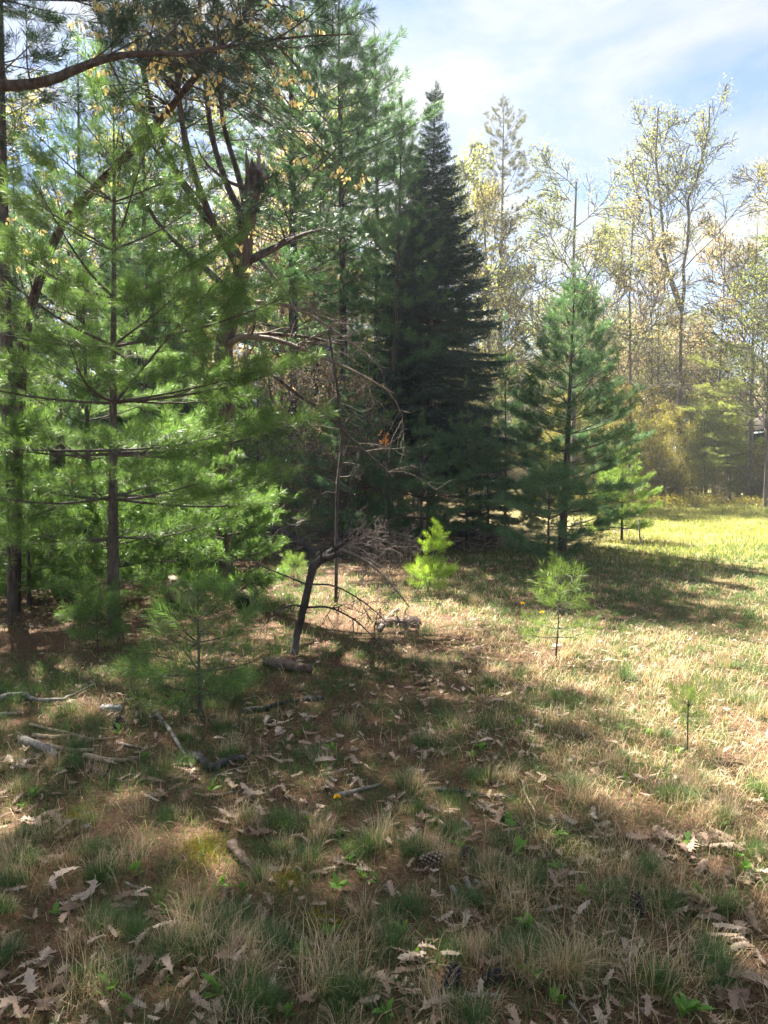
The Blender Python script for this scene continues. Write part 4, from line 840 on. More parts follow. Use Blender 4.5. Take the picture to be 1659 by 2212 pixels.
stick('thin grey twig standing over dead leaves right of the pine cones', [(1180, 1843), (1190, 1860), (1198, 1880)], 3, 'wood_grey')
stick('thin tan twig above the straw tussock at lower right', [(1228, 2012), (1260, 2022), (1290, 2034)], 3.2, 'wood_pale')
stick('pale short stick beside the lowest pine cone', [(1003, 2153), (1040, 2150), (1084, 2155)], 5.5, 'wood_grey', r_end=0.6)
stick('thin grey twig at the bottom edge right of the straw tussock', [(1350, 2152), (1378, 2174), (1402, 2196)], 3.4, 'wood_grey')
stick('grey stick at the bottom edge below the straw tussock', [(1230, 2170), (1248, 2190), (1268, 2214)], 5.5, 'wood_grey')
stick('brown jagged chunk of rotten wood beside the yellow moss', [(500, 1826), (520, 1850), (546, 1876)], 12, 'wood_brown', name='wood_chunk', cat='wood', k=8, rough=0.3, r_end=0.7)
stick('thin brown stick at the lower centre beside dark moss', [(745, 2010), (790, 2004), (835, 1998)], 3.0, 'wood_brown')
stick('small grey stick above the oak leaves at lower left', [(270, 1905), (300, 1917), (332, 1922)], 3.5, 'wood_grey')
stick('small tan stick beside the round tussocks at lower left', [(240, 1842), (275, 1847), (342, 1850)], 3.0, 'wood_brown')
for (px, py, w, lab, mt) in ((242, 1536, 27, 'grey and black striped bark flake in the grass at left', 'flake'), (676, 1518, 24, 'dark crumbling bark chunk right of the charred stick', 'wood_char'), (362, 1748, 17, 'small dark lump of wood among the leaves at left', 'wood_char'), (860, 1352, 50, 'dark arched slab of bark lying in the sunlit grass', 'wood_brown')):
    c = gl(px, py); s = c[1] / PX_F * w; n = 12; mb = MB()
    u = np.linspace(-1, 1, n); vv = np.linspace(0, math.pi, 7); V = []
    for a in u:
        for b in vv:
            rr = (1 + 0.16 * rng.normal()) * math.sqrt(max(0.05, 1 - 0.7 * a * a)); V.append([a * s, -math.cos(b) * s * 0.42 * rr, math.sin(b) * s * 0.42 * rr + 0.002])
    Q = [[i * 7 + j, i * 7 + j + 1, (i + 1) * 7 + j + 1, (i + 1) * 7 + j] for i in range(n - 1) for j in range(6)]
    mb.add(V, None, Q); o = link('bark_piece', mb.mesh('bark_piece', False), M[mt]); o.location = c; o.rotation_euler = (0, 0, rng.uniform(-.3, .3)); tag(o, lab, 'bark')
stick('pale forked stick propped beside the dark arched slab of bark', [(818, 1366), (835, 1340), (860, 1318)], 5, 'wood_grey', r_end=0.5)

def log(label, a, b, r, mat, name='log', k=12, sag=0.0, n=14, rough=0.08, ends=None):
    a = np.asarray(a, float); b = np.asarray(b, float); t = np.linspace(0, 1, n)
    P = a + (b - a) * t[:, None]; P[:, 2] += sag * np.sin(t * math.pi) + 0; P[:, 0] += 0.02 * np.sin(t * 5)
    o = empty(name, (a[0], a[1], 0)); tag(o, label, 'log'); off = np.array([a[0], a[1], 0])
    mb = MB(); mb.tube(P - off, r * (1 - 0.25 * t), k, cap=True, rough=rough); link('stem', mb.mesh('stem'), M[mat], o)
    for q, d in ((P[0], P[0] - P[1]), (P[-1], P[-1] - P[-2])):
        d = nrm(d); eb = MB(); rr = r * (0.9 if q is P[0] else 0.68); eb.tube([q - off - d * 0.01, q - off + d * 0.012], [rr, rr * 0.96], k); link('cut_end', eb.mesh('cut_end'), M[ends or 'wood_pale'], o)
    return o
a = gl(352, 1300); log('pale sunlit peeling log lying behind the bushy knee-high pine', [a[0], a[1] + 0.3, 0.15], [a[0] + 0.5, a[1] - 0.55, 0.13], 0.15, 'log_pale')
a = gl(527, 1322); log('round dark mossy log end seen behind the bushy knee-high pine', [a[0] - 0.05, a[1] + 0.55, 0.11], [a[0], a[1], 0.11], 0.125, 'wood_brown', ends='moss_dark')
a = gl(868, 1160); b = gl(1112, 1168); log('long thin fallen log behind the lime sapling in shade', [a[0], a[1], 0.16], [b[0], b[1], 0.10], 0.10, 'bark_grey')
a = gl(495, 1195); b = gl(690, 1205); log('dark curved fallen log in the shade at centre left', [a[0] - .3, a[1], 0.25], [b[0], b[1] - .2, 0.10], 0.10, 'wood_char', sag=0.35, rough=0.15)
a = gl(690, 1200); log('short leaning mossy log beside the dark curved fallen log', [a[0] - .3, a[1] + 2.5, 0.1], [a[0] + .75, a[1] + 2.8, 0.75], 0.085, 'wood_brown')

def brush_pile(label, c, w, d, n, hmax, mats, rr=(0.008, 0.02)):
    root = empty('brush_heap', (c[0], c[1], float(hgt(c[0], c[1])))); tag(root, label, 'brush pile')
    shapes = []
    for i in range(6):
        mb = MB(); L = rng.uniform(0.7, 1.5); pts = [[-L / 2, 0, 0], [-L / 6, rng.uniform(-.1, .1), rng.uniform(0, .08)], [L / 6, rng.uniform(-.1, .1), rng.uniform(0, .1)], [L / 2, rng.uniform(-.15, .15), rng.uniform(-.05, .05)]]
        twigs(mb, spline(pts, 9), rng.uniform(*rr), 0.004, 1, 5, 0.35); shapes.append(mb.mesh('stick'))
    for i in range(n):
        o = link('stick', random.choice(shapes), None, root)
        m = M[random.choice(mats)]
        if len(o.data.materials) == 0: o.data.materials.append(m)
        o.material_slots[0].link = 'OBJECT'; o.material_slots[0].material = m
        x, y = rng.normal() * w * 0.4, rng.normal() * d * 0.4
        o.location = (x, y, 0.03 + abs(rng.normal()) * hmax * 0.4 * math.exp(-(x / w) ** 2 * 2)); o.rotation_euler = (rng.uniform(-.3, .3), rng.uniform(-.35, .35), rng.uniform(0, 6.28)); s = rng.uniform(.6, 1.2); o.scale = (s, s, s)
c = gl(600, 1205); brush_pile('dark tangled brush pile under the curved fallen log', c, 1.6, 1.2, 46, 0.7, ['bark_dark', 'wood_brown', 'twig_grey'])
c = gl(1020, 1185); brush_pile('dark root and brush pile at the fallen log behind the lime sapling', c, 1.5, 1.0, 40, 0.6, ['bark_dark', 'wood_brown', 'twig_grey'])
c = gl(1320, 1160); brush_pile('bleached brush pile at the foot of the lime young pine', [c[0], c[1] + .8, 0], 1.0, 0.7, 26, 0.25, ['wood_grey', 'wood_grey', 'wood_pale'])
c = gl(760, 1190); brush_pile('grey twig heap in the shade behind the leaning dead tree', c, 1.8, 1.2, 30, 0.4, ['twig_grey', 'bark_dark'])
a = gl(1385, 1182); sb = MB(); sb.tube(spline([[0.25, -.45, .02], [0.1, -.2, 0.02], [0, 0, .1], [-.03, .05, .4], [-.02, .05, .65]], 14), np.linspace(.028, .014, 14), 6, rough=.08)
o = link('stick', sb.mesh('stick'), M['wood_grey']); o.location = a; tag(o, 'bleached curved stick propped by the lime young pine', 'stick')

# ------------------------------------------------------------------ pine cones, flowers, moss, scraps
def cone_mesh():
    core = MB(); t = np.linspace(0, 1, 9); core.tube(np.stack([t * 0.11 - 0.055, 0 * t, 0 * t], 1), 0.012 * np.sin(np.pi * (0.12 + 0.8 * t)), 8)
    sc = MB()
    n = 64
    for i in range(n):
        u = (i + .5) / n; a = i * 2.39996; x = -0.05 + 0.10 * u; r = 0.012 + 0.016 * math.sin(math.pi * (0.2 + 0.72 * (1 - u)))
        ax = np.array([0, math.cos(a), math.sin(a)]); tg = np.array([0, -math.sin(a), math.cos(a)]); X = np.array([1, 0, 0])
        b = X * x + ax * 0.006; e = X * (x + 0.008) + ax * r; w = 0.0085
        V = [b - tg * w * .4, b + tg * w * .4, e + tg * w * .75 - X * .004, e + X * .004, e - tg * w * .75 - X * .004, (b + e) / 2 + X * 0.003]
        sc.add(V, [[0, 1, 5], [1, 2, 5], [2, 3, 5], [3, 4, 5], [4, 0, 5], [0, 4, 1], [1, 4, 2], [2, 4, 3]])
    return core.mesh('core'), sc.mesh('scales', False)
CONE = cone_mesh()
for (px, py, s, rz, mt, lab, tilt) in ((933, 1875, 1.05, 0.12, 'cone_tip', 'open pine cone with pale scale tips lying in reddish needles', 0.0), (1002, 1872, 0.8, 0.9, 'cone_old', 'dark grey pine cone just right of the open pale-tipped cone', 0.5), (972, 2133, 1.0, 1.1, 'cone_old', 'dark pine cone beside a pale stick near the bottom edge', 0.3), (1377, 1968, 0.95, 1.3, 'cone_old', 'dark pine cone among grass at the lower right', 0.6), (1060, 2124, 0.7, 0.3, 'cone_old', 'small dark pine cone left of the straw tussock', 0.2), (253, 1578, 0.95, 1.4, 'cone_old', 'dark pine cone above the split wood pile at left', 0.7)):
    c = gl(px, py); root = empty('pine_cone', (c[0], c[1], c[2] + 0.026 * s), rz, s); root.rotation_euler = (0, -tilt, rz); tag(root, lab, 'pine cone')
    link('core', CONE[0], M['cone'], root); link('scales', CONE[1], M[mt], root)

def dandelion(label, px, py, s=1.0):
    c = gl(px, py); root = empty('dandelion', c, rng.uniform(0, 6), s); tag(root, label, 'flower')
    mb = MB(); mb.tube([[0, 0, 0], [0.004, 0, 0.03], [0.006, 0, 0.07]], [0.002] * 3, 5); link('stem', mb.mesh('stem'), M['leaf_green'], root)
    n = 70; a = rng.uniform(0, 6.28, n); el = rng.uniform(0.1, 1.4, n); d = np.stack([np.cos(a) * np.cos(el), np.sin(a) * np.cos(el), np.sin(el)], 1); w = np.stack([-np.sin(a), np.cos(a), 0 * a], 1) * 0.0022
    C = np.array([0.006, 0, 0.07]) + d * 0.002; V = np.stack([C - w, C + w, C + d * 0.017 + w, C + d * 0.017 - w], 1).reshape(-1, 3); k = np.arange(n)[:, None] * 4
    link('bloom', build_mesh('bloom', V, None, np.concatenate([k, k + 1, k + 2, k + 3], 1)), M['petal'], root)
dandelion('yellow dandelion in the shade below the bleached white stick', 730, 1748)
dandelion('yellow dandelion at the shadow edge left of the slender sapling', 1128, 1322, 1.5)
dandelion('yellow dandelion in sun beside the slender pine sapling', 1172, 1345, 1.5)

def moss_patch(label, px, py, w, mat='moss'):
    c = gl(px, py); s = c[1] / PX_F * w; n = 1700
    x = rng.normal(size=n) * s * 0.42; y = rng.normal(size=n) * s * 0.62; keep = vnoise(x + px, y, 14, 3) > 0.34; x, y = x[keep], y[keep]; n = len(x)
    z = hgt(c[0] + x, c[1] + y) - c[2] + 0.012 * np.exp(-(x / s) ** 2 * 3 - (y / s) ** 2)
    B = np.stack([x, y, z], 1); d = rng.normal(size=(n, 3)) * [0.6, 0.6, .3] + [0, 0, 0.8]; d /= np.linalg.norm(d, axis=1, keepdims=True); wv = np.cross(d, rng.normal(size=(n, 3))); wv /= np.linalg.norm(wv, axis=1, keepdims=True); wv *= 0.0022
    l = rng.uniform(.008, .018, n)[:, None]; V = np.stack([B - wv, B + wv, B + d * l], 1).reshape(-1, 3)
    o = link('moss_patch', build_mesh('moss_patch', V, np.arange(n * 3).reshape(-1, 3)), M[mat]); o.location = c; tag(o, label, 'moss'); return o
moss_patch('bright yellow moss beside the jagged rotten chunk', 440, 1835, 70)
moss_patch('olive yellow moss patch at lower centre', 705, 1990, 62)
moss_patch('thin yellow moss patch at the left below the dark twig', 155, 1765, 55)
moss_patch('small yellow moss patch between jagged chunk and grass', 620, 1890, 42)
moss_patch('yellow moss spot in the grass at lower right', 1420, 2120, 45)

def scrap(label, px, py, w, mat='scrap'):
    c = gl(px, py, 0.004); s = c[1] / PX_F * w; n = 5; V = []
    for i in range(n):
        for j in range(n): V.append([(i / 4 - .5) * s * rng.uniform(.8, 1.2), (j / 4 - .5) * s * 1.3 * rng.uniform(.8, 1.2), abs(rng.normal()) * s * 0.22])
    Q = [[i * n + j, (i + 1) * n + j, (i + 1) * n + j + 1, i * n + j + 1] for i in range(n - 1) for j in range(n - 1)]
    o = link('crumpled_scrap', build_mesh('crumpled_scrap', V, None, Q), M[mat]); o.location = c; o.rotation_euler = (0.25, 0, rng.uniform(0, 6)); tag(o, label, 'scrap')
scrap('small crumpled lilac-grey scrap between two round tussocks', 508, 2005, 30)
scrap('small pale scrap at the left above the round tussock', 185, 1786, 16)

# ------------------------------------------------------------------ fallen oak leaves
def oak_leaf_mesh(L, curl, fold):
    ts = [0, .09, .16, .26, .24, .38, .44, .40, .55, .62, .57, .70, .80, .76, .88, 1.0]
    ws = [.006, .012, .05, .17, .07, .10, .30, .10, .11, .34, .10, .12, .24, .09, .12, .0]
    cs = [0, .09, .15, .20, .25, .31, .37, .42, .49, .55, .60, .66, .73, .79, .88, 1.0]
    wig = rng.uniform(0.75, 1.2, (len(ts), 2)); V = []
    bend = rng.uniform(-0.12, 0.12)
    for i, (t, w, c) in enumerate(zip(ts, ws, cs)):
        zc = curl * (c - .5) ** 2 * L * 1.6; b = bend * c * c * L
        for sd, k in ((-1, 0), (1, 1)):
            ww = w * wig[i, k]; V.append([t * L, sd * ww * L * 1.1 + b, zc + fold * ww * L * 1.3 + rng.normal() * 0.02 * L])
        V.append([c * L, b, zc])
    Q = []
    for i in range(len(ts) - 1):
        l0, r0_, c0 = i * 3, i * 3 + 1, i * 3 + 2; l1, r1, c1 = l0 + 3, r0_ + 3, c0 + 3
        Q += [[c0, l0, l1, c1], [r0_, c0, c1, r1]]
    V = np.array(V); V[:, 0] -= L * 0.5; V[:, 2] -= V[:, 2].min(); return V, np.array(Q)
LEAVES = [oak_leaf_mesh(0.104 * rng.uniform(.85, 1.2), rng.uniform(-.4, .7), rng.uniform(-.4, .6)) for _ in range(10)]
LANDMARKS = [(210, 1600, 'the split wood pile at left'), (370, 1600, 'the straight pale grey stick'), (470, 1650, 'the charred curved log'), (520, 1705, 'the dark stick among the leaves'), (770, 1715, 'the bleached white stick'), (620, 1450, 'the short dark log'), (590, 1535, 'the charred stick with grey end'), (676, 1518, 'the dark crumbling bark chunk'), (100, 1515, 'the dark bent branch at the left edge'), (242, 1536, 'the striped bark flake'), (130, 1716, 'the long dark twig at lower left'), (1030, 1720, 'the broken black stick'), (1142, 1725, 'the reddish crooked twig'), (1230, 1686, 'the thin brown twig in dry grass'), (1440, 1685, 'the tan bent twig in the straw'), (933, 1875, 'the open pale-tipped pine cone'), (1000, 1950, 'the barky grey stick'), (1138, 1980, 'the upright pale chip'), (1190, 1860, 'the thin twig right of the cones'), (1260, 2022, 'the thin tan twig above the straw tussock'), (1040, 2152, 'the lowest pine cone'), (1375, 2172, 'the grey twig at the bottom edge'), (1185, 2110, 'the golden straw tussock'), (522, 1850, 'the jagged rotten chunk'), (440, 1835, 'the bright yellow moss'), (705, 1990, 'the olive moss patch'), (508, 2005, 'the lilac-grey scrap'), (185, 1786, 'the small pale scrap'), (300, 1915, 'the small grey stick at lower left'), (730, 1745, 'the shaded dandelion'), (1377, 1968, 'the dark cone at lower right'), (1485, 1620, 'the tiny pine seedling'), (1200, 1420, 'the slender pine sapling'), (922, 1280, 'the lime sapling'), (632, 1410, 'the leaning dead tree'), (860, 1350, 'the arched slab of bark'), (1600, 1515, 'the bright grass tuft near the right edge'), (1545, 2095, 'the drooping tussock at lower right'), (215, 2105, 'the wide round tussock at lower left'), (592, 2050, 'the tussock right of the lilac scrap'), (745, 2165, 'the tall tussock at bottom centre'), (35, 1868, 'the tussock at the left edge'), (1640, 1720, 'the pale tussock at the right edge'), (795, 1825, 'the pale tussock left of the open cone'), (235, 1370, 'the foot of the tall young pine'), (30, 1330, 'the foot of the skinny sapling'), (430, 1530, 'the bushy knee-high pine'), (1190, 1235, 'the waist-high young pine'), (1450, 1350, 'the shaded grass below the full pine')]
def where(px, py):
    d = [((px - a) / 1.0) ** 2 + ((py - b) * 1.6) ** 2 for a, b, _ in LANDMARKS]; k = int(np.argmin(d)); a, b, ph = LANDMARKS[k]
    dx_, dy_ = px - a, (py - b) * 1.6
    if math.hypot(dx_, dy_) < 22: return 'right beside ' + ph
    far_ = 'well ' if math.hypot(dx_, dy_) > 95 else 'just '
    return far_ + (('right of ' if dx_ > 0 else 'left of ') if abs(dx_) > abs(dy_) else ('in front of ' if dy_ > 0 else 'behind ')) + ph
LEAF_ME = [build_mesh('oak_leaf', v, None, q) for v, q in LEAVES]
# where leaves gather in the photograph (picture points) and how widely
heaps = [(40, 1650, 60, 10), (90, 1790, 70, 7), (140, 1930, 60, 6), (330, 2100, 55, 8), (500, 2100, 40, 6), (520, 1770, 55, 10), (300, 1940, 30, 3), (650, 1610, 80, 12), (450, 1690, 60, 10), (370, 1720, 60, 8), (700, 1730, 45, 6), (560, 1700, 60, 6), (600, 1560, 60, 7), (730, 1640, 60, 8), (290, 1660, 60, 6), (900, 1780, 60, 6), (980, 1805, 50, 4), (1090, 1790, 40, 4), (1240, 1820, 40, 4), (1420, 1810, 60, 8), (1520, 1830, 60, 10), (1580, 1860, 60, 6), (1500, 1950, 50, 9), (1600, 2010, 50, 5), (1620, 2140, 60, 6), (880, 2090, 30, 4), (960, 2190, 50, 4), (1360, 2060, 20, 2), (1210, 1920, 40, 4), (100, 2120, 60, 6), (40, 2180, 50, 4), (840, 1450, 90, 10), (1010, 1420, 90, 12), (1100, 1500, 90, 10), (1260, 1440, 60, 10), (1450, 1390, 120, 14), (1580, 1340, 80, 8), (1350, 1320, 90, 6), (1150, 1600, 90, 8), (960, 1620, 80, 8), (1000, 1500, 60, 8), (240, 1500, 120, 10), (120, 1420, 90, 8), (60, 1330, 60, 6), (1500, 1560, 70, 6), (1350, 1640, 60, 5), (540, 1600, 60, 6), (1310, 2180, 50, 5), (1540, 2190, 50, 4)]
pts_leaf = []
for (hx, hy, sp_, n) in heaps:
    for i in range(n): pts_leaf.append((hx + rng.normal() * sp_ * 0.6, hy + rng.normal() * sp_ * 0.32))
extra = []
zone_n = {}
cnt = 0
for (px, py) in pts_leaf:
    if py > 2230 or py < 1230: continue
    c = gl(px, py); lm = random.choice(LEAF_ME)
    if cnt < 298 and -30 < px < 1690 and py < 2212 and (py > 1400 or random.random() < .6):
        o = link('oak_leaf', lm, M['oak_leaf']); s = rng.uniform(.75, 1.3)
        o.location = (c[0], c[1], c[2] + rng.uniform(.010, .034)); o.rotation_euler = (rng.uniform(-.32, .32) + (math.pi if rng.random() < .4 else 0), rng.uniform(-.3, .3), rng.uniform(0, 6.28)); o.scale = (s, s, s)
        lab = ('large ' if s > 1.1 else 'small ' if s < .9 else '') + 'fallen oak leaf ' + where(px, py); tag(o, lab, 'oak leaf', 'fallen oak leaves'); cnt += 1
    else: extra.append((c[0], c[1]))

def view_points(n, y0, y1, power, margin=0.9):
    """random ground points in front of the camera, denser near"""
    u = rng.random(n); Yp = (y0 ** (1 - power) + u * (y1 ** (1 - power) - y0 ** (1 - power))) ** (1 / (1 - power)) if power != 1 else y0 * (y1 / y0) ** u
    Xp = rng.uniform(-1, 1, n) * (0.54 * Yp + margin)
    return Xp, Yp
lx, ly = view_points(8000, 1.7, 24, 0.6)
keep = vnoise(lx, ly, 0.9, 7) + 0.35 * vnoise(lx, ly, 4, 8) > np.where((lx > 0.25 * ly + 1) & (ly > 12), 0.9, 0.55)
lx, ly = lx[keep], ly[keep]
ex = np.array(extra) if extra else np.zeros((0, 2)); lx = np.concatenate([lx, ex[:, 0]]); ly = np.concatenate([ly, ex[:, 1]])
mb = MB()
for x, y in zip(lx, ly):
    v, q = LEAVES[rng.integers(10)]; m = np.array(Euler((rng.uniform(-.5, .5), rng.uniform(-.4, .4), rng.uniform(0, 6.28))).to_matrix()) * rng.uniform(.35, .85)
    mb.add(v @ m.T + [x, y, float(hgt(x, y)) + rng.uniform(.004, .02)], None, q)
o = link('leaf_litter', mb.mesh('leaf_litter', False), M['oak_leaf']); tag(o, 'small tan fallen leaves scattered over the ground', 'leaves', kind='stuff')

# ------------------------------------------------------------------ grass
def blades(x, y, z, L, w, lean, az, segs=2):
    n = len(x); d = np.stack([np.cos(az), np.sin(az), 0 * az], 1); s = np.stack([-np.sin(az), np.cos(az), 0 * az], 1) * (w * .5)[:, None]
    B = np.stack([x, y, z], 1); up = np.array([0, 0, 1.0])
    l1 = lean * 0.45; l2 = lean
    m = B + (d * np.sin(l1)[:, None] + up * np.cos(l1)[:, None]) * (L * .5)[:, None]
    t = m + (d * np.sin(l2)[:, None] + up * np.cos(l2)[:, None]) * (L * .5)[:, None]
    t[:, 2] = np.maximum(t[:, 2], z + 0.004)
    V = np.stack([B - s, B + s, m + s * .8, m - s * .8, t], 1).reshape(-1, 3); k = np.arange(n)[:, None] * 5
    Q = np.concatenate([k, k + 1, k + 2, k + 3], 1); F = np.concatenate([k + 3, k + 2, k + 4], 1)
    return V, F, Q
def grass_stuff(name, label, mat, chunks, mask, lo, hi, leanr, wscale, clump=0.0):
    mb = MB()
    for (n, y0, y1, pw) in chunks:
        x, y = view_points(n, y0, y1, pw)
        if clump:
            m_ = max(1, n // 14); cx, cy = view_points(m_, y0, y1, pw); i = rng.integers(0, m_, n); x = cx[i] + rng.normal(size=n) * clump; y = cy[i] + rng.normal(size=n) * clump
        k = rng.random(n) < mask(x, y); x, y = x[k], y[k]
        n = len(x); y = np.maximum(y, 1.4)
        L = rng.uniform(lo, hi, n) * (0.75 + 0.5 * vnoise(x, y, 1.5, 5)); w = np.maximum(0.0016, wscale * y) * rng.uniform(.7, 1.3, n)
        mb.add(*blades(x, y, hgt(x, y), L, w, rng.uniform(*leanr, n), rng.uniform(0, 6.283, n)))
    o = link(name, mb.mesh(name, False), mat); tag(o, label, 'grass', kind='stuff'); return o
field = lambda x, y: np.clip((x - 0.22 * y - 0.6) / 1.5, 0, 1) * np.clip((y - 11) / 4, 0, 1)
wood = lambda x, y: np.clip((-x - 1.2) / 1.5, 0, 1) * np.clip((y - 5.5) / 2.0, 0, 1)
back = lambda x, y: np.clip((y - 13) / 3, 0, 1) * (1 - field(x, y))
meadow = lambda x, y: np.clip((x - 0.6 - 0.05 * (10 - y)) / 1.2, 0, 1) * np.clip((y - 6.0) / 2.0, 0, 1)
gmask = lambda x, y: np.clip(0.75 * meadow(x, y) + (vnoise(x, y, 0.8, 1) * .6 + vnoise(x, y, 2.6, 2) * .6 - .30) * 1.6, 0.08, 1) * (1 - .85 * wood(x, y)) * (1 - .75 * back(x, y))
smask = lambda x, y: np.clip((vnoise(x, y, 0.7, 11) * .6 + vnoise(x, y, 2.2, 12) * .6 - .22) * 1.6, 0.12, 1) * (1 - .7 * wood(x, y)) * (1 - .75 * back(x, y)) * (1 - .55 * field(x, y)) * (1 - .55 * meadow(x, y)) * (0.22 + 1.05 * np.clip((x + 0.1 - .12 * (5 - y)) / 1.4, 0, 1))
grass_stuff('grass', 'short green grass growing through the litter', M['grass'], [(160000, 1.6, 6, 0.3), (140000, 6, 16, 0.6)], gmask, .025, .10, (.2, 1.4), .00055, clump=0.032)
grass_stuff('field_grass', 'sunlit yellow-green grass of the field at right', M['grass_field'], [(150000, 11, 40, 0.75)], lambda x, y: field(x, y), .06, .16, (.2, 1.2), .00055)
grass_stuff('dry_grass', 'matted straw-coloured dry grass', M['straw'], [(48000, 1.6, 6, 0.3), (85000, 6, 18, 0.6)], smask, .04, .14, (1.05, 1.8), .00055, clump=0.05)
# fallen pine needles
n = 120000; x, y = view_points(n, 1.6, 16, 0.5); k = rng.random(n) < np.clip(0.35 + .9 * vnoise(x, y, 1.1, 21) - .35 * np.clip((x - .5) / 2, 0, 1), .15, 1) * (1 - field(x, y)) * (1 - .7 * np.clip((x + .6) / 1.2, 0, 1) * np.clip((y - 5) / 1.5, 0, 1)); x, y = x[k], y[k]; n = len(x)
az = rng.uniform(0, 6.283, n); L = rng.uniform(.05, .10, n); w = np.maximum(.0011, .00034 * y); d = np.stack([np.cos(az), np.sin(az), rng.uniform(-.08, .18, n)], 1); s = np.stack([-np.sin(az), np.cos(az), 0 * az], 1) * w[:, None] * .5
B = np.stack([x, y, hgt(x, y) + rng.uniform(.003, .016, n)], 1); V = np.stack([B - s, B + s, B + d * L[:, None]], 1).reshape(-1, 3)
o = link('needle_litter', build_mesh('needle_litter', V, np.arange(n * 3).reshape(-1, 3)), M['litter']); tag(o, 'reddish brown fallen pine needles on the ground', 'needles', kind='stuff')

# tussocks: each one an object with its green blades and its dry blades
def tussock(n, r, lo, hi):
    nc = int(rng.integers(2, 5)); cx, cy = rng.normal(size=nc) * r * 1.1, rng.normal(size=nc) * r * 1.1; wind = rng.uniform(0, 6.28); i = rng.integers(0, nc, n)
    a = rng.uniform(0, 6.283, n); q = r * np.sqrt(rng.random(n)); x = np.cos(a) * q + cx[i]; y = np.sin(a) * q + cy[i]
    az = a + rng.normal(size=n) * .9; az = np.where(rng.random(n) < .35, wind + rng.normal(size=n) * .6, az)
    hs = rng.uniform(.6, 1.15, nc)[i]
    return blades(x, y, 0 * x, rng.uniform(lo, hi, n) * hs, np.full(n, .0016) * rng.uniform(.7, 1.3, n), np.clip(rng.normal(.8, .45, n) + q / r * .4, .05, 1.8), az)
TUS = []
for k in range(6):
    g_ = tussock(520, rng.uniform(.03, .055), .05, .14); s_ = tussock(200, rng.uniform(.05, .08), .07, .18)
    TUS.append((build_mesh('green_blades', *g_), build_mesh('dry_blades', *s_)))
STRAW = (build_mesh('green_blades', *tussock(260, .05, .08, .17)), build_mesh('dry_blades', *tussock(700, .05, .08, .20)))
named = [(225, 1880, 1.0, 'dense round tussock at left beside the yellow moss'), (215, 2105, 1.1, 'wide round tussock at the lower left above the oak leaves'), (395, 2065, 1.1, 'round tussock left of the lilac-grey scrap'), (592, 2050, 1.15, 'round tussock right of the lilac-grey scrap'), (35, 1868, 1.0, 'tussock at the left edge level with the yellow moss'), (745, 2165, 1.1, 'tall tussock at the bottom centre'), (795, 1825, 1.0, 'pale tussock left of the open pine cone'), (1135, 1930, 1.0, 'round tussock right of the barky grey stick'), (1300, 1950, .95, 'straw-tipped tussock above the thin tan twig'), (600, 1775, .95, 'arching pale tussock below the dark stick'), (1545, 2095, 1.3, 'large drooping tussock at the lower right edge'), (560, 2195, 1.0, 'tussock at the bottom edge beside the large grey leaves'), (1030, 2205, .9, 'flattened tussock at the bottom edge beside the lowest pine cone'), (975, 1560, 1.0, 'green tussock in the shade edge above the broken black stick'), (155, 1660, .9, 'green tussock growing through the split wood pile'), (560, 1890, .8, 'upright green tussock right of the jagged rotten chunk'), (430, 1960, .7, 'thin upright grass tuft above the round tussocks'), (1600, 1515, 1.3, 'bright sunlit grass tuft near the right edge'), (1090, 1830, .8, 'grass tussock between broken black stick and pine cones'), (1420, 1960, 1.0, 'greyish tussock beside the dark cone at right'), (870, 1700, .9, 'arching straw tussock left of the broken black stick'), (1050, 1690, .9, 'straw tussock above the broken black stick'), (1060, 1480, .9, 'sunlit straw tussock left of the slender sapling'), (1010, 1300, 1.2, 'green tussock right of the lime sapling'), (860, 1290, 1.2, 'green tussock left of the lime sapling'), (1350, 1470, 1.1, 'dark shaded tussock right of the slender sapling'), (940, 1440, 1.0, 'sunlit tussock below the dark slab of bark'), (480, 1575, .8, 'straw tussock under the bushy knee-high pine'), (1240, 1700, .9, 'straw tussock beside the thin brown twig'), (1480, 1740, 1.1, 'combed straw tussock in the sun at right'), (1640, 1720, 1.2, 'pale sunlit tussock at the right edge'), (1560, 1960, 1.0, 'straw tussock at the right edge among leaves')]
for (px, py, s, lab) in named:
    c = gl(px, py); t_ = random.choice(TUS); root = empty('grass_tussock', c, rng.uniform(0, 6.28), s); tag(root, lab, 'grass tussock', 'grass tussocks')
    link('green_blades', t_[0], M['grass'], root); link('dry_blades', t_[1], M['straw'], root)
c = gl(1185, 2110); root = empty('grass_tussock', c, 0.4, 1.0); tag(root, 'big golden straw tussock at the lower right foreground', 'grass tussock', 'grass tussocks')
link('green_blades', STRAW[0], M['grass'], root); link('dry_blades', STRAW[1], M['straw'], root)
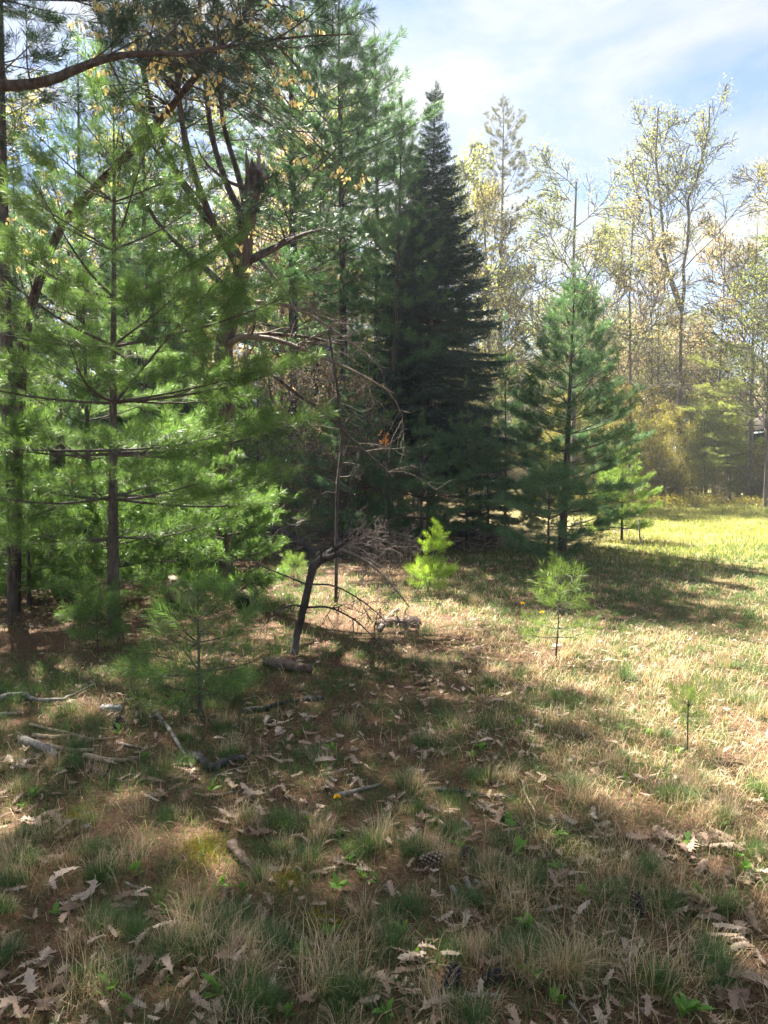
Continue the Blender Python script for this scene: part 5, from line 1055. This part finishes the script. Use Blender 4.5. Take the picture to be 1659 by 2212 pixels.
for k in range(70):
    px, py = rp.uniform(0, 1659), rp.uniform(1300, 2215)
    c = gl(px, py)
    if wood(c[0], c[1]) > .3: continue
    t_ = rp.choice(TUS); root = empty('grass_tussock', c, rp.uniform(0, 6.28), rp.uniform(.55, .95))
    tag(root, 'small plain grass tuft ' + where(px, py), 'grass tussock', 'small grass tufts')
    link('green_blades', t_[0], M['grass'], root); link('dry_blades', t_[1], M['straw'], root)

# leafy green weeds
def weed():
    n = 9; mb = MB()
    for i in range(n):
        a = rng.uniform(0, 6.28); el = rng.uniform(.4, 1.2); l = rng.uniform(.03, .07); d = np.array([math.cos(a) * math.cos(el), math.sin(a) * math.cos(el), math.sin(el)]); s = np.array([-math.sin(a), math.cos(a), 0]) * l * .2
        b = np.array([0, 0, rng.uniform(0, .03)]); m = b + d * l * .5; e = b + d * l - np.array([0, 0, l * .15])
        mb.add([b, m + s, e, m - s], None, [[0, 1, 2, 3]])
    return mb.mesh('weed', False)
WEED = [weed() for _ in range(5)]
for k in range(60):
    px, py = rp.uniform(0, 1659), rp.uniform(1560, 2210); c = gl(px, py)
    o = link('weed', rp.choice(WEED), M['leaf_green']); o.location = c; o.rotation_euler = (0, 0, rp.uniform(0, 6.28)); s = rp.uniform(.6, 1.15); o.scale = (s, s, s)
    tag(o, 'small bright green weed ' + where(px, py), 'weed', 'leafy weeds')

# ------------------------------------------------------------------ thin haze in the air
mh, N, Lk = new_mat('haze')
ho = N.new('ShaderNodeOutputMaterial'); pv = N.new('ShaderNodeVolumePrincipled'); pv.inputs['Color'].default_value = (0.80, 0.90, 1.0, 1); pv.inputs['Density'].default_value = 0.0007; pv.inputs['Anisotropy'].default_value = 0.35
Lk.new(pv.outputs[0], ho.inputs['Volume'])
x0, x1, y0, y1, z0, z1 = -920, 920, -80, 1420, -1.2, 32
hv = [[x, y, z] for z in (z0, z1) for (x, y) in ((x0, y0), (x1, y0), (x1, y1), (x0, y1))]
hz = link('haze', build_mesh('haze', hv, None, [[3, 2, 1, 0], [4, 5, 6, 7], [0, 1, 5, 4], [1, 2, 6, 5], [2, 3, 7, 6], [3, 0, 4, 7]]), mh); tag(hz, 'thin pale haze in the sunlit air', 'haze', kind='stuff')
